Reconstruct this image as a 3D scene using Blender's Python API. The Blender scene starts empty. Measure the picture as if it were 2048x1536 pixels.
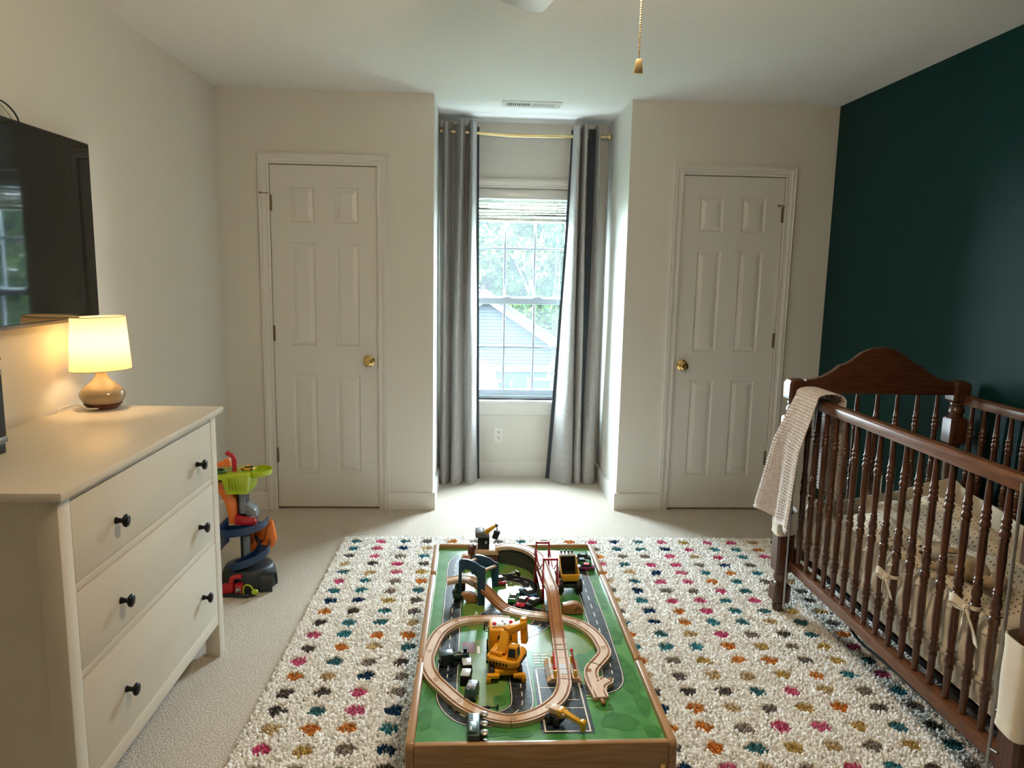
import bpy, bmesh, math, random
import numpy as np
from mathutils import Vector, Matrix

random.seed(7)
rng = np.random.default_rng(7)
SC = bpy.context.scene
COL = SC.collection
PI = math.pi

# ------------------------------------------------------------------ camera, world, sun, exposure
F_PX, PITCH, YAW, ROLL, CAM_H = 1470.24, 0.15067, 0.05351, 0.01977, 1.4529
def make_camera():
    fwd = Vector((math.sin(YAW), math.cos(YAW), 0)); right = Vector((math.cos(YAW), -math.sin(YAW), 0)); up = Vector((0, 0, 1))
    f2 = fwd * math.cos(PITCH) - up * math.sin(PITCH); u2 = up * math.cos(PITCH) + fwd * math.sin(PITCH)
    r3 = right * math.cos(ROLL) + u2 * math.sin(ROLL); u3 = u2 * math.cos(ROLL) - right * math.sin(ROLL)
    cd = bpy.data.cameras.new('camera'); co = bpy.data.objects.new('camera', cd); COL.objects.link(co)
    m = Matrix((r3, u3, -f2)).transposed().to_4x4(); m.translation = Vector((0, 0, CAM_H)); co.matrix_world = m
    cd.sensor_width = 36.0; cd.lens = F_PX / 2048 * 36.0; cd.clip_start = 0.02; cd.clip_end = 300
    SC.camera = co
make_camera()
wd = bpy.data.worlds.new('World'); SC.world = wd; wd.use_nodes = True
bg = wd.node_tree.nodes['Background']; bg.inputs[0].default_value = (0.80, 0.93, 1.0, 1); bg.inputs[1].default_value = 22.0
sun_d = bpy.data.lights.new('sun', 'SUN'); sun_d.energy = 0.4; sun_d.angle = 0.05; sun_d.color = (1.0, 0.95, 0.85)
sun_o = bpy.data.objects.new('sun', sun_d); COL.objects.link(sun_o); sun_o.rotation_euler = (math.radians(48), 0, math.radians(-25))
sun_o.location = (0, -5, 12)
portal_d = bpy.data.lights.new('window_portal', 'AREA'); portal_d.shape = 'RECTANGLE'; portal_d.size = 0.78; portal_d.size_y = 1.50
portal_d.cycles.is_portal = True
portal_o = bpy.data.objects.new('window_portal', portal_d); COL.objects.link(portal_o)
portal_o.location = (0.32, 5.30, 1.29); portal_o.rotation_euler = (math.radians(-90), 0, 0)
vs = SC.view_settings
vs.view_transform = 'Standard'; vs.look = 'None'; vs.gamma = 1.0; vs.use_curve_mapping = False; vs.exposure = 2.05
FAN_EMIT, LAMP_EMIT = 45.0, 20.0
SC.cycles.use_denoising = True; SC.cycles.use_adaptive_sampling = True; SC.cycles.adaptive_threshold = 0.04
SC.cycles.max_bounces = 8; SC.cycles.diffuse_bounces = 4; SC.cycles.glossy_bounces = 3; SC.cycles.transparent_max_bounces = 10
SC.cycles.sample_clamp_indirect = 5.0; SC.cycles.caustics_reflective = False; SC.cycles.caustics_refractive = False

# ------------------------------------------------------------------ materials
def mat(name, col, rough=0.5, metal=0.0, col2=None, scale=20.0, stretch=(1, 1, 1), bump=0.0, bscale=200.0, bdist=0.002, coat=0.0, emit=None, estr=0.0,
        trans=0.0, ramp=(0.35, 0.65), detail=4.0, spec=0.5, sheen=0.0, ior=1.5):
    m = bpy.data.materials.new(name); m.use_nodes = True
    nt = m.node_tree; b = nt.nodes['Principled BSDF']
    b.inputs['Base Color'].default_value = (*col, 1); b.inputs['Roughness'].default_value = rough; b.inputs['Metallic'].default_value = metal
    b.inputs['Coat Weight'].default_value = coat; b.inputs['Coat Roughness'].default_value = 0.2
    b.inputs['Transmission Weight'].default_value = trans; b.inputs['Specular IOR Level'].default_value = spec
    b.inputs['Sheen Weight'].default_value = sheen; b.inputs['IOR'].default_value = ior
    tc = None
    if emit: b.inputs['Emission Color'].default_value = (*emit, 1); b.inputs['Emission Strength'].default_value = estr
    if col2 or bump:
        tc = nt.nodes.new('ShaderNodeTexCoord')
    if col2:
        mp = nt.nodes.new('ShaderNodeMapping'); mp.inputs['Scale'].default_value = stretch; nt.links.new(tc.outputs['Object'], mp.inputs['Vector'])
        n = nt.nodes.new('ShaderNodeTexNoise'); n.inputs['Scale'].default_value = scale; n.inputs['Detail'].default_value = detail
        nt.links.new(mp.outputs[0], n.inputs['Vector'])
        r = nt.nodes.new('ShaderNodeValToRGB'); r.color_ramp.elements[0].position = ramp[0]; r.color_ramp.elements[1].position = ramp[1]
        r.color_ramp.elements[0].color = (*col, 1); r.color_ramp.elements[1].color = (*col2, 1)
        nt.links.new(n.outputs['Fac'], r.inputs['Fac']); nt.links.new(r.outputs['Color'], b.inputs['Base Color'])
    if bump:
        mp2 = nt.nodes.new('ShaderNodeMapping'); mp2.inputs['Scale'].default_value = stretch; nt.links.new(tc.outputs['Object'], mp2.inputs['Vector'])
        n2 = nt.nodes.new('ShaderNodeTexNoise'); n2.inputs['Scale'].default_value = bscale; n2.inputs['Detail'].default_value = 3.0
        nt.links.new(mp2.outputs[0], n2.inputs['Vector'])
        bp = nt.nodes.new('ShaderNodeBump'); bp.inputs['Strength'].default_value = bump; bp.inputs['Distance'].default_value = bdist
        nt.links.new(n2.outputs['Fac'], bp.inputs['Height']); nt.links.new(bp.outputs['Normal'], b.inputs['Normal'])
    return m

M = {}
M['wall'] = mat('wall_paint', (0.70, 0.68, 0.62), 0.55, bump=0.25, bscale=160, bdist=0.0008)
M['teal'] = mat('teal_paint', (0.0012, 0.029, 0.030), 0.5, spec=0.13, bump=0.2, bscale=160, bdist=0.0006)
M['ceiling'] = mat('ceiling_paint', (0.82, 0.81, 0.78), 0.8, bump=0.5, bscale=70, bdist=0.002)
M['trim'] = mat('trim_paint', (0.72, 0.70, 0.66), 0.32)
M['door'] = mat('door_paint', (0.71, 0.69, 0.645), 0.35, bump=0.08, bscale=60, stretch=(6, 6, 1), bdist=0.0006)
M['carpet'] = mat('carpet_pile', (0.49, 0.425, 0.345), 0.95, col2=(0.74, 0.665, 0.565), scale=150, bump=1.0, bscale=170, bdist=0.008, sheen=0.2, spec=0.1)
M['dresser'] = mat('dresser_paint', (0.70, 0.64, 0.53), 0.38, col2=(0.64, 0.585, 0.48), scale=9, ramp=(0.5, 0.8), bump=0.05, bscale=40, stretch=(1, 0.2, 1), bdist=0.0005)
M['knob'] = mat('black_metal', (0.012, 0.013, 0.016), 0.35, 0.6)
M['brass'] = mat('brass', (0.75, 0.53, 0.20), 0.16, 1.0)
M['rodbrass'] = mat('rod_brass', (0.72, 0.58, 0.30), 0.3, 1.0)
M['hinge'] = mat('hinge_metal', (0.30, 0.25, 0.18), 0.4, 0.9)
M['steel'] = mat('rod_steel', (0.35, 0.34, 0.32), 0.35, 0.9)
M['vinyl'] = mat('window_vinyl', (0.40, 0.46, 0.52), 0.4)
M['white'] = mat('white_plastic', (0.78, 0.77, 0.74), 0.35)
M['cord'] = mat('white_cord', (0.75, 0.74, 0.68), 0.6)
M['slat'] = mat('blind_slat', (0.74, 0.72, 0.66), 0.25, spec=0.7)
M['curtain'] = mat('curtain_weave', (0.27, 0.262, 0.252), 0.9, col2=(0.47, 0.455, 0.44), scale=110, stretch=(3.2, 3.2, 1.0), bump=0.3, bscale=500, bdist=0.001, sheen=0.2, spec=0.1)
M['lining'] = mat('curtain_lining', (0.055, 0.065, 0.075), 0.85, spec=0.1)
M['tvblack'] = mat('tv_case', (0.006, 0.006, 0.007), 0.35)
M['tvglass'] = mat('tv_screen', (0.004, 0.005, 0.005), 0.04, ior=1.5, spec=0.3)
M['blackcable'] = mat('black_cable', (0.015, 0.014, 0.013), 0.5)
M['blackplastic'] = mat('black_plastic', (0.007, 0.0075, 0.008), 0.45, spec=0.3)
M['greyplastic'] = mat('grey_plastic', (0.16, 0.17, 0.18), 0.35)
M['ceramic'] = mat('taupe_ceramic', (0.36, 0.27, 0.16), 0.14, coat=0.6)
M['lampwood'] = mat('lamp_foot_wood', (0.10, 0.022, 0.010), 0.4, col2=(0.16, 0.04, 0.02), scale=30)
def cherry(name, st):
    return mat(name, (0.050, 0.0160, 0.0066), 0.32, col2=(0.105, 0.0365, 0.0140), scale=26, stretch=st, coat=0.35, bump=0.08, bscale=60, bdist=0.0006)
M['cherry_v'] = cherry('cherry_wood_upright', (6, 6, 0.5)); M['cherry_y_lit'] = mat('cherry_wood_long_lit', (0.095, 0.034, 0.0135), 0.33, col2=(0.175, 0.068, 0.027), scale=26, stretch=(6, 0.5, 6), coat=0.4, bump=0.08, bscale=60, bdist=0.0006); M['cherry_x'] = cherry('cherry_wood_cross', (0.5, 6, 6))  # long-rail cherry coloured lighter, with the fan light on the rails painted in
M['beech'] = mat('beech_wood', (0.60, 0.42, 0.28), 0.5, col2=(0.70, 0.53, 0.38), scale=30, stretch=(3, 0.6, 3))
M['beech_dark'] = mat('warm_beech', (0.36, 0.17, 0.07), 0.45, col2=(0.45, 0.23, 0.10), scale=30, stretch=(3, 0.6, 3))
M['groove'] = mat('groove_wood', (0.30, 0.15, 0.08), 0.7)
M['tablewood_x'] = mat('table_wood', (0.34, 0.19, 0.08), 0.38, col2=(0.46, 0.28, 0.13), scale=14, stretch=(0.6, 8, 8), coat=0.2)
M['tablewood_y'] = mat('table_rail_wood', (0.36, 0.20, 0.09), 0.30, col2=(0.46, 0.28, 0.14), scale=14, stretch=(8, 0.6, 8), coat=0.3)
M['grass'] = mat('print_grass', (0.045, 0.24, 0.055), 0.22, col2=(0.10, 0.34, 0.09), scale=14, coat=0.2)
M['grass2'] = mat('print_dark_grass', (0.025, 0.17, 0.030), 0.22, col2=(0.05, 0.23, 0.04), scale=40, coat=0.2)
M['grass3'] = mat('print_light_grass', (0.14, 0.27, 0.05), 0.22, col2=(0.20, 0.32, 0.08), scale=20, coat=0.2)
M['road'] = mat('print_road', (0.010, 0.016, 0.028), 0.22, col2=(0.04, 0.06, 0.085), scale=60, coat=0.2)
M['line'] = mat('print_line', (0.72, 0.70, 0.62), 0.3)
M['pmaroon'] = mat('print_maroon', (0.20, 0.06, 0.07), 0.25)
def plast(n, c, r=0.28): return mat(n, c, r, coat=0.3)
M['yellow'] = plast('yellow_plastic', (0.85, 0.40, 0.015)); M['yellow2'] = plast('deep_yellow', (0.80, 0.45, 0.03)); M['red'] = plast('red_plastic', (0.45, 0.010, 0.018))
M['redw'] = plast('red_paint', (0.36, 0.012, 0.025)); M['pinkred'] = plast('pink_red', (0.75, 0.04, 0.08)); M['maroon'] = plast('maroon_plastic', (0.12, 0.015, 0.02))
M['lime'] = plast('lime_plastic', (0.42, 0.55, 0.015)); M['green'] = plast('green_plastic', (0.02, 0.25, 0.05)); M['orange'] = plast('orange_plastic', (0.80, 0.19, 0.02))
M['navy'] = plast('navy_plastic', (0.006, 0.035, 0.11)); M['bluewood'] = plast('blue_paint', (0.008, 0.05, 0.12), 0.4); M['blue'] = plast('blue_plastic', (0.02, 0.10, 0.25))
M['tealtoy'] = plast('teal_toy', (0.020, 0.085, 0.095), 0.35); M['darkteal'] = plast('dark_teal_toy', (0.010, 0.035, 0.040), 0.35); M['dgreen'] = plast('dark_green_toy', (0.008, 0.05, 0.04), 0.35)
M['purple'] = plast('purple_plastic', (0.22, 0.03, 0.16)); M['charcoal'] = mat('charcoal_plastic', (0.020, 0.026, 0.032), 0.45)
M['tyre'] = mat('tyre_rubber', (0.010, 0.011, 0.013), 0.6); M['chrome'] = mat('chrome', (0.55, 0.55, 0.55), 0.2, 1.0); M['silver'] = plast('silver_plastic', (0.50, 0.54, 0.56))
M['midgrey'] = plast('mid_grey_plastic', (0.20, 0.23, 0.26)); M['darkglass'] = mat('dark_glass', (0.012, 0.018, 0.022), 0.08); M['brownhouse'] = mat('brown_toy_wood', (0.14, 0.05, 0.035), 0.5, col2=(0.19, 0.08, 0.05), scale=40)
M['greyramp'] = mat('grey_toy_wood', (0.055, 0.057, 0.062), 0.6); M['label'] = mat('printed_label', (0.8, 0.8, 0.75), 0.4, col2=(0.02, 0.02, 0.02), scale=160, ramp=(0.46, 0.5))
M['scribble'] = mat('scribble_print', (0.012, 0.012, 0.014), 0.4, col2=(0.8, 0.8, 0.8), scale=170, ramp=(0.53, 0.58))
M['cream'] = mat('cream_cloth', (0.74, 0.67, 0.54), 0.9, bump=0.2, bscale=400, bdist=0.0006, sheen=0.3, spec=0.1)
M['sheet'] = mat('mattress_cloth', (0.66, 0.60, 0.49), 0.85, bump=0.2, bscale=90, bdist=0.002, sheen=0.2, spec=0.1)
M['waffle'] = mat('waffle_cotton', (0.56, 0.48, 0.43), 0.95, col2=(0.66, 0.59, 0.54), scale=50, sheen=0.3, spec=0.05)
M['plush'] = mat('plush_fur', (0.42, 0.30, 0.18), 0.95, col2=(0.55, 0.42, 0.27), scale=60, bump=0.6, bscale=300, bdist=0.004, sheen=0.5, spec=0.05)
M['plushwhite'] = mat('plush_white', (0.70, 0.66, 0.60), 0.95, bump=0.5, bscale=300, bdist=0.003, sheen=0.4, spec=0.05)
M['siding'] = mat('vinyl_siding', (0.0120, 0.0146, 0.0178), 0.6, spec=0.0); M['housetrim'] = mat('house_trim', (0.026, 0.0256, 0.0248), 0.6, spec=0.0)
M['shingle'] = mat('roof_shingle', (0.010, 0.010, 0.0115), 0.9, col2=(0.016, 0.016, 0.018), scale=12, stretch=(1, 4, 4), spec=0.0)
M['roofpink'] = mat('pale_roof', (0.019, 0.0167, 0.0163), 0.9, spec=0.0); M['housewall2'] = mat('porch_wall', (0.0080, 0.0118, 0.0150), 0.7, spec=0.0); M['bark'] = mat('bark', (0.06, 0.045, 0.03), 0.95, col2=(0.10, 0.08, 0.06), scale=20)
M['ground'] = mat('lawn_ground', (0.03, 0.045, 0.02), 0.95, col2=(0.05, 0.07, 0.035), scale=3)
M['rugback'] = mat('rug_backing', (0.55, 0.50, 0.43), 0.95)
M['bulb'] = mat('fan_bulb', (0.9, 0.9, 0.9), 0.5, emit=(1.0, 0.77, 0.51), estr=FAN_EMIT)
M['lampbulb'] = mat('lamp_bulb', (0.9, 0.9, 0.9), 0.5, emit=(1.0, 0.68, 0.36), estr=LAMP_EMIT)

def nodes_mat(name):
    m = bpy.data.materials.new(name); m.use_nodes = True; return m, m.node_tree, m.node_tree.nodes['Principled BSDF'], m.node_tree.nodes['Material Output']
def shade_mat():
    m, nt, b, out = nodes_mat('lamp_shade_cloth'); nt.nodes.remove(b)
    d = nt.nodes.new('ShaderNodeBsdfDiffuse'); d.inputs[0].default_value = (0.80, 0.70, 0.50, 1)
    t = nt.nodes.new('ShaderNodeBsdfTranslucent'); t.inputs[0].default_value = (0.92, 0.76, 0.48, 1)
    mx = nt.nodes.new('ShaderNodeMixShader'); mx.inputs[0].default_value = 0.42
    nt.links.new(d.outputs[0], mx.inputs[1]); nt.links.new(t.outputs[0], mx.inputs[2]); nt.links.new(mx.outputs[0], out.inputs[0]); return m
M['shade'] = shade_mat()
def glass_mat():
    m, nt, b, out = nodes_mat('window_glass'); nt.nodes.remove(b)
    tr = nt.nodes.new('ShaderNodeBsdfTransparent'); tr.inputs[0].default_value = (0.96, 0.99, 1.0, 1)
    g = nt.nodes.new('ShaderNodeBsdfGlossy'); g.inputs['Roughness'].default_value = 0.02
    du = nt.nodes.new('ShaderNodeBsdfTranslucent'); du.inputs[0].default_value = (0.8, 0.9, 1.0, 1)
    mx = nt.nodes.new('ShaderNodeMixShader'); mx.inputs[0].default_value = 0.010
    mx2 = nt.nodes.new('ShaderNodeMixShader'); mx2.inputs[0].default_value = 0.04
    nt.links.new(tr.outputs[0], mx.inputs[1]); nt.links.new(du.outputs[0], mx.inputs[2])
    nt.links.new(mx.outputs[0], mx2.inputs[1]); nt.links.new(g.outputs[0], mx2.inputs[2]); nt.links.new(mx2.outputs[0], out.inputs[0]); return m
M['glass'] = glass_mat()
def leaf_mat(name, c1, c2):
    m, nt, b, out = nodes_mat(name)
    a = nt.nodes.new('ShaderNodeAttribute'); a.attribute_name = 'tint'
    r = nt.nodes.new('ShaderNodeValToRGB'); r.color_ramp.elements[0].color = (*c1, 1); r.color_ramp.elements[1].color = (*c2, 1)
    nt.links.new(a.outputs['Fac'], r.inputs['Fac']); nt.links.new(r.outputs[0], b.inputs['Base Color']); b.inputs['Roughness'].default_value = 0.8; b.inputs['Specular IOR Level'].default_value = 0.0
    return m
M['leafA'] = leaf_mat('leaf_bright', (0.007, 0.025, 0.007), (0.042, 0.064, 0.013)); M['leafB'] = leaf_mat('leaf_deep', (0.005, 0.022, 0.010), (0.025, 0.048, 0.015))
def rug_mat():
    m, nt, b, out = nodes_mat('shag_yarn'); nt.nodes.remove(b)
    a = nt.nodes.new('ShaderNodeAttribute'); a.attribute_name = 'yarn'
    d = nt.nodes.new('ShaderNodeBsdfDiffuse'); d.inputs['Roughness'].default_value = 0.3
    nt.links.new(a.outputs['Color'], d.inputs[0]); nt.links.new(d.outputs[0], out.inputs[0])
    return m
M['rug'] = rug_mat()
def dotted_mat():
    m, nt, b, out = nodes_mat('dotted_cotton')
    tc = nt.nodes.new('ShaderNodeTexCoord'); v = nt.nodes.new('ShaderNodeTexVoronoi'); v.inputs['Scale'].default_value = 66; v.inputs['Randomness'].default_value = 0.12
    mp = nt.nodes.new('ShaderNodeMapping'); mp.inputs['Scale'].default_value = (1, 1, 0.0); nt.links.new(tc.outputs['Object'], mp.inputs[0]); nt.links.new(mp.outputs[0], v.inputs['Vector'])
    r = nt.nodes.new('ShaderNodeValToRGB'); r.color_ramp.elements[0].position = 0.15; r.color_ramp.elements[1].position = 0.20
    r.color_ramp.elements[0].color = (0.16, 0.085, 0.05, 1); r.color_ramp.elements[1].color = (0.74, 0.66, 0.52, 1)
    nt.links.new(v.outputs['Distance'], r.inputs[0]); nt.links.new(r.outputs[0], b.inputs['Base Color']); b.inputs['Roughness'].default_value = 0.9; b.inputs['Specular IOR Level'].default_value = 0.1
    return m
M['dotted'] = dotted_mat()

# ------------------------------------------------------------------ mesh helpers
def tag(o, label=None, cat=None, group=None, kind=None):
    if label: o['label'] = label
    if cat: o['category'] = cat
    if group: o['group'] = group
    if kind: o['kind'] = kind
    return o
def thing(name, label, cat, loc=(0, 0, 0), rz=0.0, group=None):
    o = bpy.data.objects.new(name, None); COL.objects.link(o); o.empty_display_size = 0.05
    o.location = loc; o.rotation_euler = (0, 0, rz)
    return tag(o, label, cat, group)
def root_of(o):
    while o.parent: o = o.parent
    return o

class MB:
    def __init__(s): s.v = []; s.f = []; s.mi = []
    def add(s, vs, fs, mi=0):
        b = len(s.v); s.v.extend([tuple(p) for p in vs]); s.f.extend([tuple(b + i for i in f) for f in fs]); s.mi.extend([mi] * len(fs)); return s
    def box(s, x0, x1, y0, y1, z0, z1, mi=0, T=None):
        vs = [(x, y, z) for z in (z0, z1) for y in (y0, y1) for x in (x0, x1)]
        if T: vs = [T @ Vector(p) for p in vs]
        return s.add(vs, [(0, 2, 3, 1), (4, 5, 7, 6), (0, 1, 5, 4), (2, 6, 7, 3), (0, 4, 6, 2), (1, 3, 7, 5)], mi)
    def hexa(s, bot, top, mi=0):
        return s.add(list(bot) + list(top), [(3, 2, 1, 0), (4, 5, 6, 7), (0, 1, 5, 4), (1, 2, 6, 5), (2, 3, 7, 6), (3, 0, 4, 7)], mi)
    def cyl(s, p0, p1, r0, r1=None, n=16, mi=0, cap=True):
        r1 = r0 if r1 is None else r1
        return s.tube([p0, p1], [r0, r1], n, mi, cap)
    def tube(s, pts, r, n=10, mi=0, cap=True, closed=False):
        pts = [Vector(p) for p in pts]; N = len(pts)
        rs = r if isinstance(r, (list, tuple)) else [r] * N
        t0 = (pts[1] - pts[0]).normalized(); ref = Vector((0, 0, 1)) if abs(t0.z) < 0.9 else Vector((1, 0, 0))
        u = t0.cross(ref).normalized(); vs = []
        for i, p in enumerate(pts):
            a = pts[i - 1] if i > 0 else (pts[-1] if closed else pts[i]); c = pts[i + 1] if i < N - 1 else (pts[0] if closed else pts[i])
            t = (c - a).normalized(); u = (u - t * u.dot(t)).normalized(); w = t.cross(u)
            for k in range(n):
                q = 2 * PI * k / n; vs.append(p + (u * math.cos(q) + w * math.sin(q)) * rs[i])
        fs = []
        for i in range(N if closed else N - 1):
            j = (i + 1) % N
            for k in range(n): l = (k + 1) % n; fs.append((i * n + k, i * n + l, j * n + l, j * n + k))
        if cap and not closed: fs.append(tuple(range(n))[::-1]); fs.append(tuple((N - 1) * n + k for k in range(n)))
        return s.add(vs, fs, mi)
    def lathe(s, prof, n=24, T=None, mi=0, cap=True):
        vs = []; fs = []
        for r, z in prof:
            for k in range(n): q = 2 * PI * k / n; p = Vector((r * math.cos(q), r * math.sin(q), z)); vs.append(T @ p if T else p)
        for i in range(len(prof) - 1):
            for k in range(n): l = (k + 1) % n; fs.append((i * n + k, i * n + l, (i + 1) * n + l, (i + 1) * n + k))
        if cap: fs.append(tuple(range(n))[::-1]); fs.append(tuple((len(prof) - 1) * n + k for k in range(n)))
        return s.add(vs, fs, mi)
    def ball(s, c, r, n=16, m=10, mi=0, T=None):
        if not isinstance(r, (tuple, list)): r = (r, r, r)
        vs = [(0, 0, -1)]
        for i in range(1, m):
            a = -PI / 2 + PI * i / m
            for k in range(n): q = 2 * PI * k / n; vs.append((math.cos(a) * math.cos(q), math.cos(a) * math.sin(q), math.sin(a)))
        vs.append((0, 0, 1)); L = len(vs) - 1; fs = []
        for k in range(n):
            l = (k + 1) % n; fs.append((0, 1 + l, 1 + k)); fs.append((L, L - n + k, L - n + l))
            for i in range(m - 2): fs.append((1 + i * n + k, 1 + i * n + l, 1 + (i + 1) * n + l, 1 + (i + 1) * n + k))
        R = T.to_3x3() if T else Matrix.Identity(3)
        return s.add([Vector(c) + R @ Vector((p[0] * r[0], p[1] * r[1], p[2] * r[2])) for p in vs], fs, mi)
    def prism(s, poly, d0, d1, axis='z', mi=0, T=None):
        n = len(poly)
        def P(a, b, d): return {'z': (a, b, d), 'y': (a, d, b), 'x': (d, a, b)}[axis]
        vs = [P(a, b, d0) for a, b in poly] + [P(a, b, d1) for a, b in poly]
        if T: vs = [T @ Vector(p) for p in vs]
        fs = [tuple(range(n))[::-1], tuple(range(n, 2 * n))] + [(i, (i + 1) % n, n + (i + 1) % n, n + i) for i in range(n)]
        return s.add(vs, fs, mi)
    def sweep(s, path, prof, mi=0, cap=True, up=Vector((0, 0, 1))):
        path = [Vector(p) for p in path]; N = len(path); n = len(prof); vs = []; fs = []
        for i, p in enumerate(path):
            t = (path[min(i + 1, N - 1)] - path[max(i - 1, 0)]).normalized(); lat = t.cross(up).normalized()
            nrm = lat.cross(t).normalized()
            for a, b in prof: vs.append(p + lat * a + nrm * b)
        for i in range(N - 1):
            for k in range(n): l = (k + 1) % n; fs.append((i * n + k, i * n + l, (i + 1) * n + l, (i + 1) * n + k))
        if cap: fs.append(tuple(range(n))[::-1]); fs.append(tuple((N - 1) * n + k for k in range(n)))
        return s.add(vs, fs, mi)
    def grid(s, nu, nv, fn, mi=0, flip=False):
        vs = [fn(i / nu, j / nv) for j in range(nv + 1) for i in range(nu + 1)]
        w = nu + 1; fs = [(j * w + i, j * w + i + 1, (j + 1) * w + i + 1, (j + 1) * w + i) for j in range(nv) for i in range(nu)]
        if flip: fs = [f[::-1] for f in fs]
        return s.add(vs, fs, mi)
    def build(s, name, mats, parent=None, bevel=0.0, seg=2, angle=35, world=True, fix=True, thick=0.0):
        me = bpy.data.meshes.new(name)
        off = root_of(parent).location if (parent and world) else Vector((0, 0, 0))
        me.from_pydata([(p[0] - off[0], p[1] - off[1], p[2] - off[2]) for p in s.v], [], s.f)
        if not isinstance(mats, (list, tuple)): mats = [mats]
        for m in mats: me.materials.append(M[m] if isinstance(m, str) else m)
        me.polygons.foreach_set('material_index', s.mi)
        bm = bmesh.new(); bm.from_mesh(me)
        if fix: bmesh.ops.recalc_face_normals(bm, faces=bm.faces)
        if thick:
            bmesh.ops.solidify(bm, geom=bm.faces[:], thickness=thick)
        if bevel > 0:
            es = [e for e in bm.edges if len(e.link_faces) == 2 and e.calc_face_angle(0) > math.radians(30)]
            bmesh.ops.bevel(bm, geom=es, offset=bevel, offset_type='OFFSET', segments=seg, profile=0.5, affect='EDGES', clamp_overlap=True)
        bm.to_mesh(me); bm.free()
        me.polygons.foreach_set('use_smooth', [True] * len(me.polygons)); me.set_sharp_from_angle(angle=math.radians(angle))
        o = bpy.data.objects.new(name, me); COL.objects.link(o)
        if parent: o.parent = parent
        return o
def struct(mb, name, m, label=None, cat=None, **k):
    o = mb.build(name, m, **k)
    if not k.get('parent'): tag(o, label, cat, kind='structure')
    return o
def copy_tree(o, parent=None):
    c = o.copy(); COL.objects.link(c)
    if parent: c.parent = parent
    for ch in list(o.children): copy_tree(ch, c)
    return c
def dup(o, parent):
    c = o.copy(); COL.objects.link(c); c.parent = parent; return c
def spline(pts, per=10):
    pts = [Vector(p) for p in pts]; out = []
    for i in range(len(pts) - 1):
        p0 = pts[i - 1] if i else pts[0] * 2 - pts[1]; p1 = pts[i]; p2 = pts[i + 1]; p3 = pts[i + 2] if i + 2 < len(pts) else p2 * 2 - p1
        for k in range(per):
            t = k / per; out.append(0.5 * ((2 * p1) + (p2 - p0) * t + (2 * p0 - 5 * p1 + 4 * p2 - p3) * t * t + (3 * p1 - p0 - 3 * p2 + p3) * t ** 3))
    out.append(pts[-1]); return out
def RZ(a, loc=(0, 0, 0)): return Matrix.Translation(loc) @ Matrix.Rotation(a, 4, 'Z')

# ------------------------------------------------------------------ the room
XL, XR, YB, XA, XB, YA, H, YF = -1.457, 2.125, 4.387, -0.2395, 0.898, 5.15, 2.448, -2.2
struct(MB().box(XL - .12, XR + .12, YF - .12, YA + .16, -0.12, 0.0), 'floor', 'carpet', 'beige cut-pile carpet covering the whole bedroom floor', 'floor')
struct(MB().box(XL - .12, XR + .12, YF - .12, YA + .16, H, H + .15), 'ceiling', 'ceiling', 'off-white lightly textured flat ceiling of the bedroom', 'ceiling')
struct(MB().box(XL - .12, XL, YF - .12, YB + .12, 0, H), 'wall_left', 'wall', 'off-white wall carrying the television and dresser', 'wall')
struct(MB().box(XR, XR + .12, YF - .12, YB + .12, 0, H), 'wall_right', 'teal', 'dark teal accent wall behind the wooden crib', 'wall')
struct(MB().box(XL, XR, YF - .12, YF, 0, H), 'wall_front', 'wall', 'off-white wall behind the viewer', 'wall')
DW, DT = 0.6102, 2.035
D1, D2 = -1.1758, 1.2213
def back_wall(name, x0, x1, d0, label):
    d1 = d0 + DW; g = .004
    b = MB(); b.box(x0, d0 - g, YB, YB + .12, 0, H); b.box(d1 + g, x1, YB, YB + .12, 0, H); b.box(d0 - g, d1 + g, YB, YB + .12, DT + g, H)
    b.box(d0 - g, d1 + g, YB + .055, YB + .12, 0, DT + g)
    struct(b, name, 'wall', label, 'wall')
back_wall('wall_back_left', XL, XA, D1, 'off-white end wall around the door beside the dresser side')
back_wall('wall_back_right', XB, XR, D2, 'off-white end wall around the door beside the crib')
struct(MB().box(XA - .12, XA, YB + .12, YA + .16, 0, H), 'wall_alcove_left', 'wall', 'left return wall of the window alcove', 'wall')
struct(MB().box(XB, XB + .12, YB + .12, YA + .16, 0, H), 'wall_alcove_right', 'wall', 'right return wall of the window alcove', 'wall')
WX0, WX1, WZ0, WZ1 = -0.055, 0.695, 0.555, 2.020
b = MB(); b.box(XA, WX0, YA, YA + .16, 0, H); b.box(WX1, XB, YA, YA + .16, 0, H); b.box(WX0, WX1, YA, YA + .16, 0, WZ0); b.box(WX0, WX1, YA, YA + .16, WZ1, H)
struct(b, 'wall_alcove_back', 'wall', 'alcove end wall around the window', 'wall')
# baseboards
def base_prof(): return [(0, 0), (.014, 0), (.014, .092), (.010, .104), (.004, .108), (0, .108)]
def baseboard(name, p0, p1, nrm, label):
    p0 = Vector((*p0, 0)); p1 = Vector((*p1, 0)); n = Vector((*nrm, 0)); pr = base_prof(); vs = []
    for p in (p0, p1):
        for d, z in pr: vs.append(p + n * d + Vector((0, 0, z)))
    k = len(pr); fs = [(i, (i + 1) % k, k + (i + 1) % k, k + i) for i in range(k)] + [tuple(range(k)), tuple(range(k, 2 * k))]
    struct(MB().add(vs, fs), name, 'trim', label, 'baseboard')
CW = 0.060
baseboard('baseboard_left', (XL, YF), (XL, YB), (1, 0), 'white baseboard along the wall with the television')
baseboard('baseboard_right', (XR, YF), (XR, YB), (-1, 0), 'white baseboard along the teal wall')
baseboard('baseboard_back_left', (XL, YB), (D1 - CW, YB), (0, -1), 'short white baseboard in the corner behind the toy garage')
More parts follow.
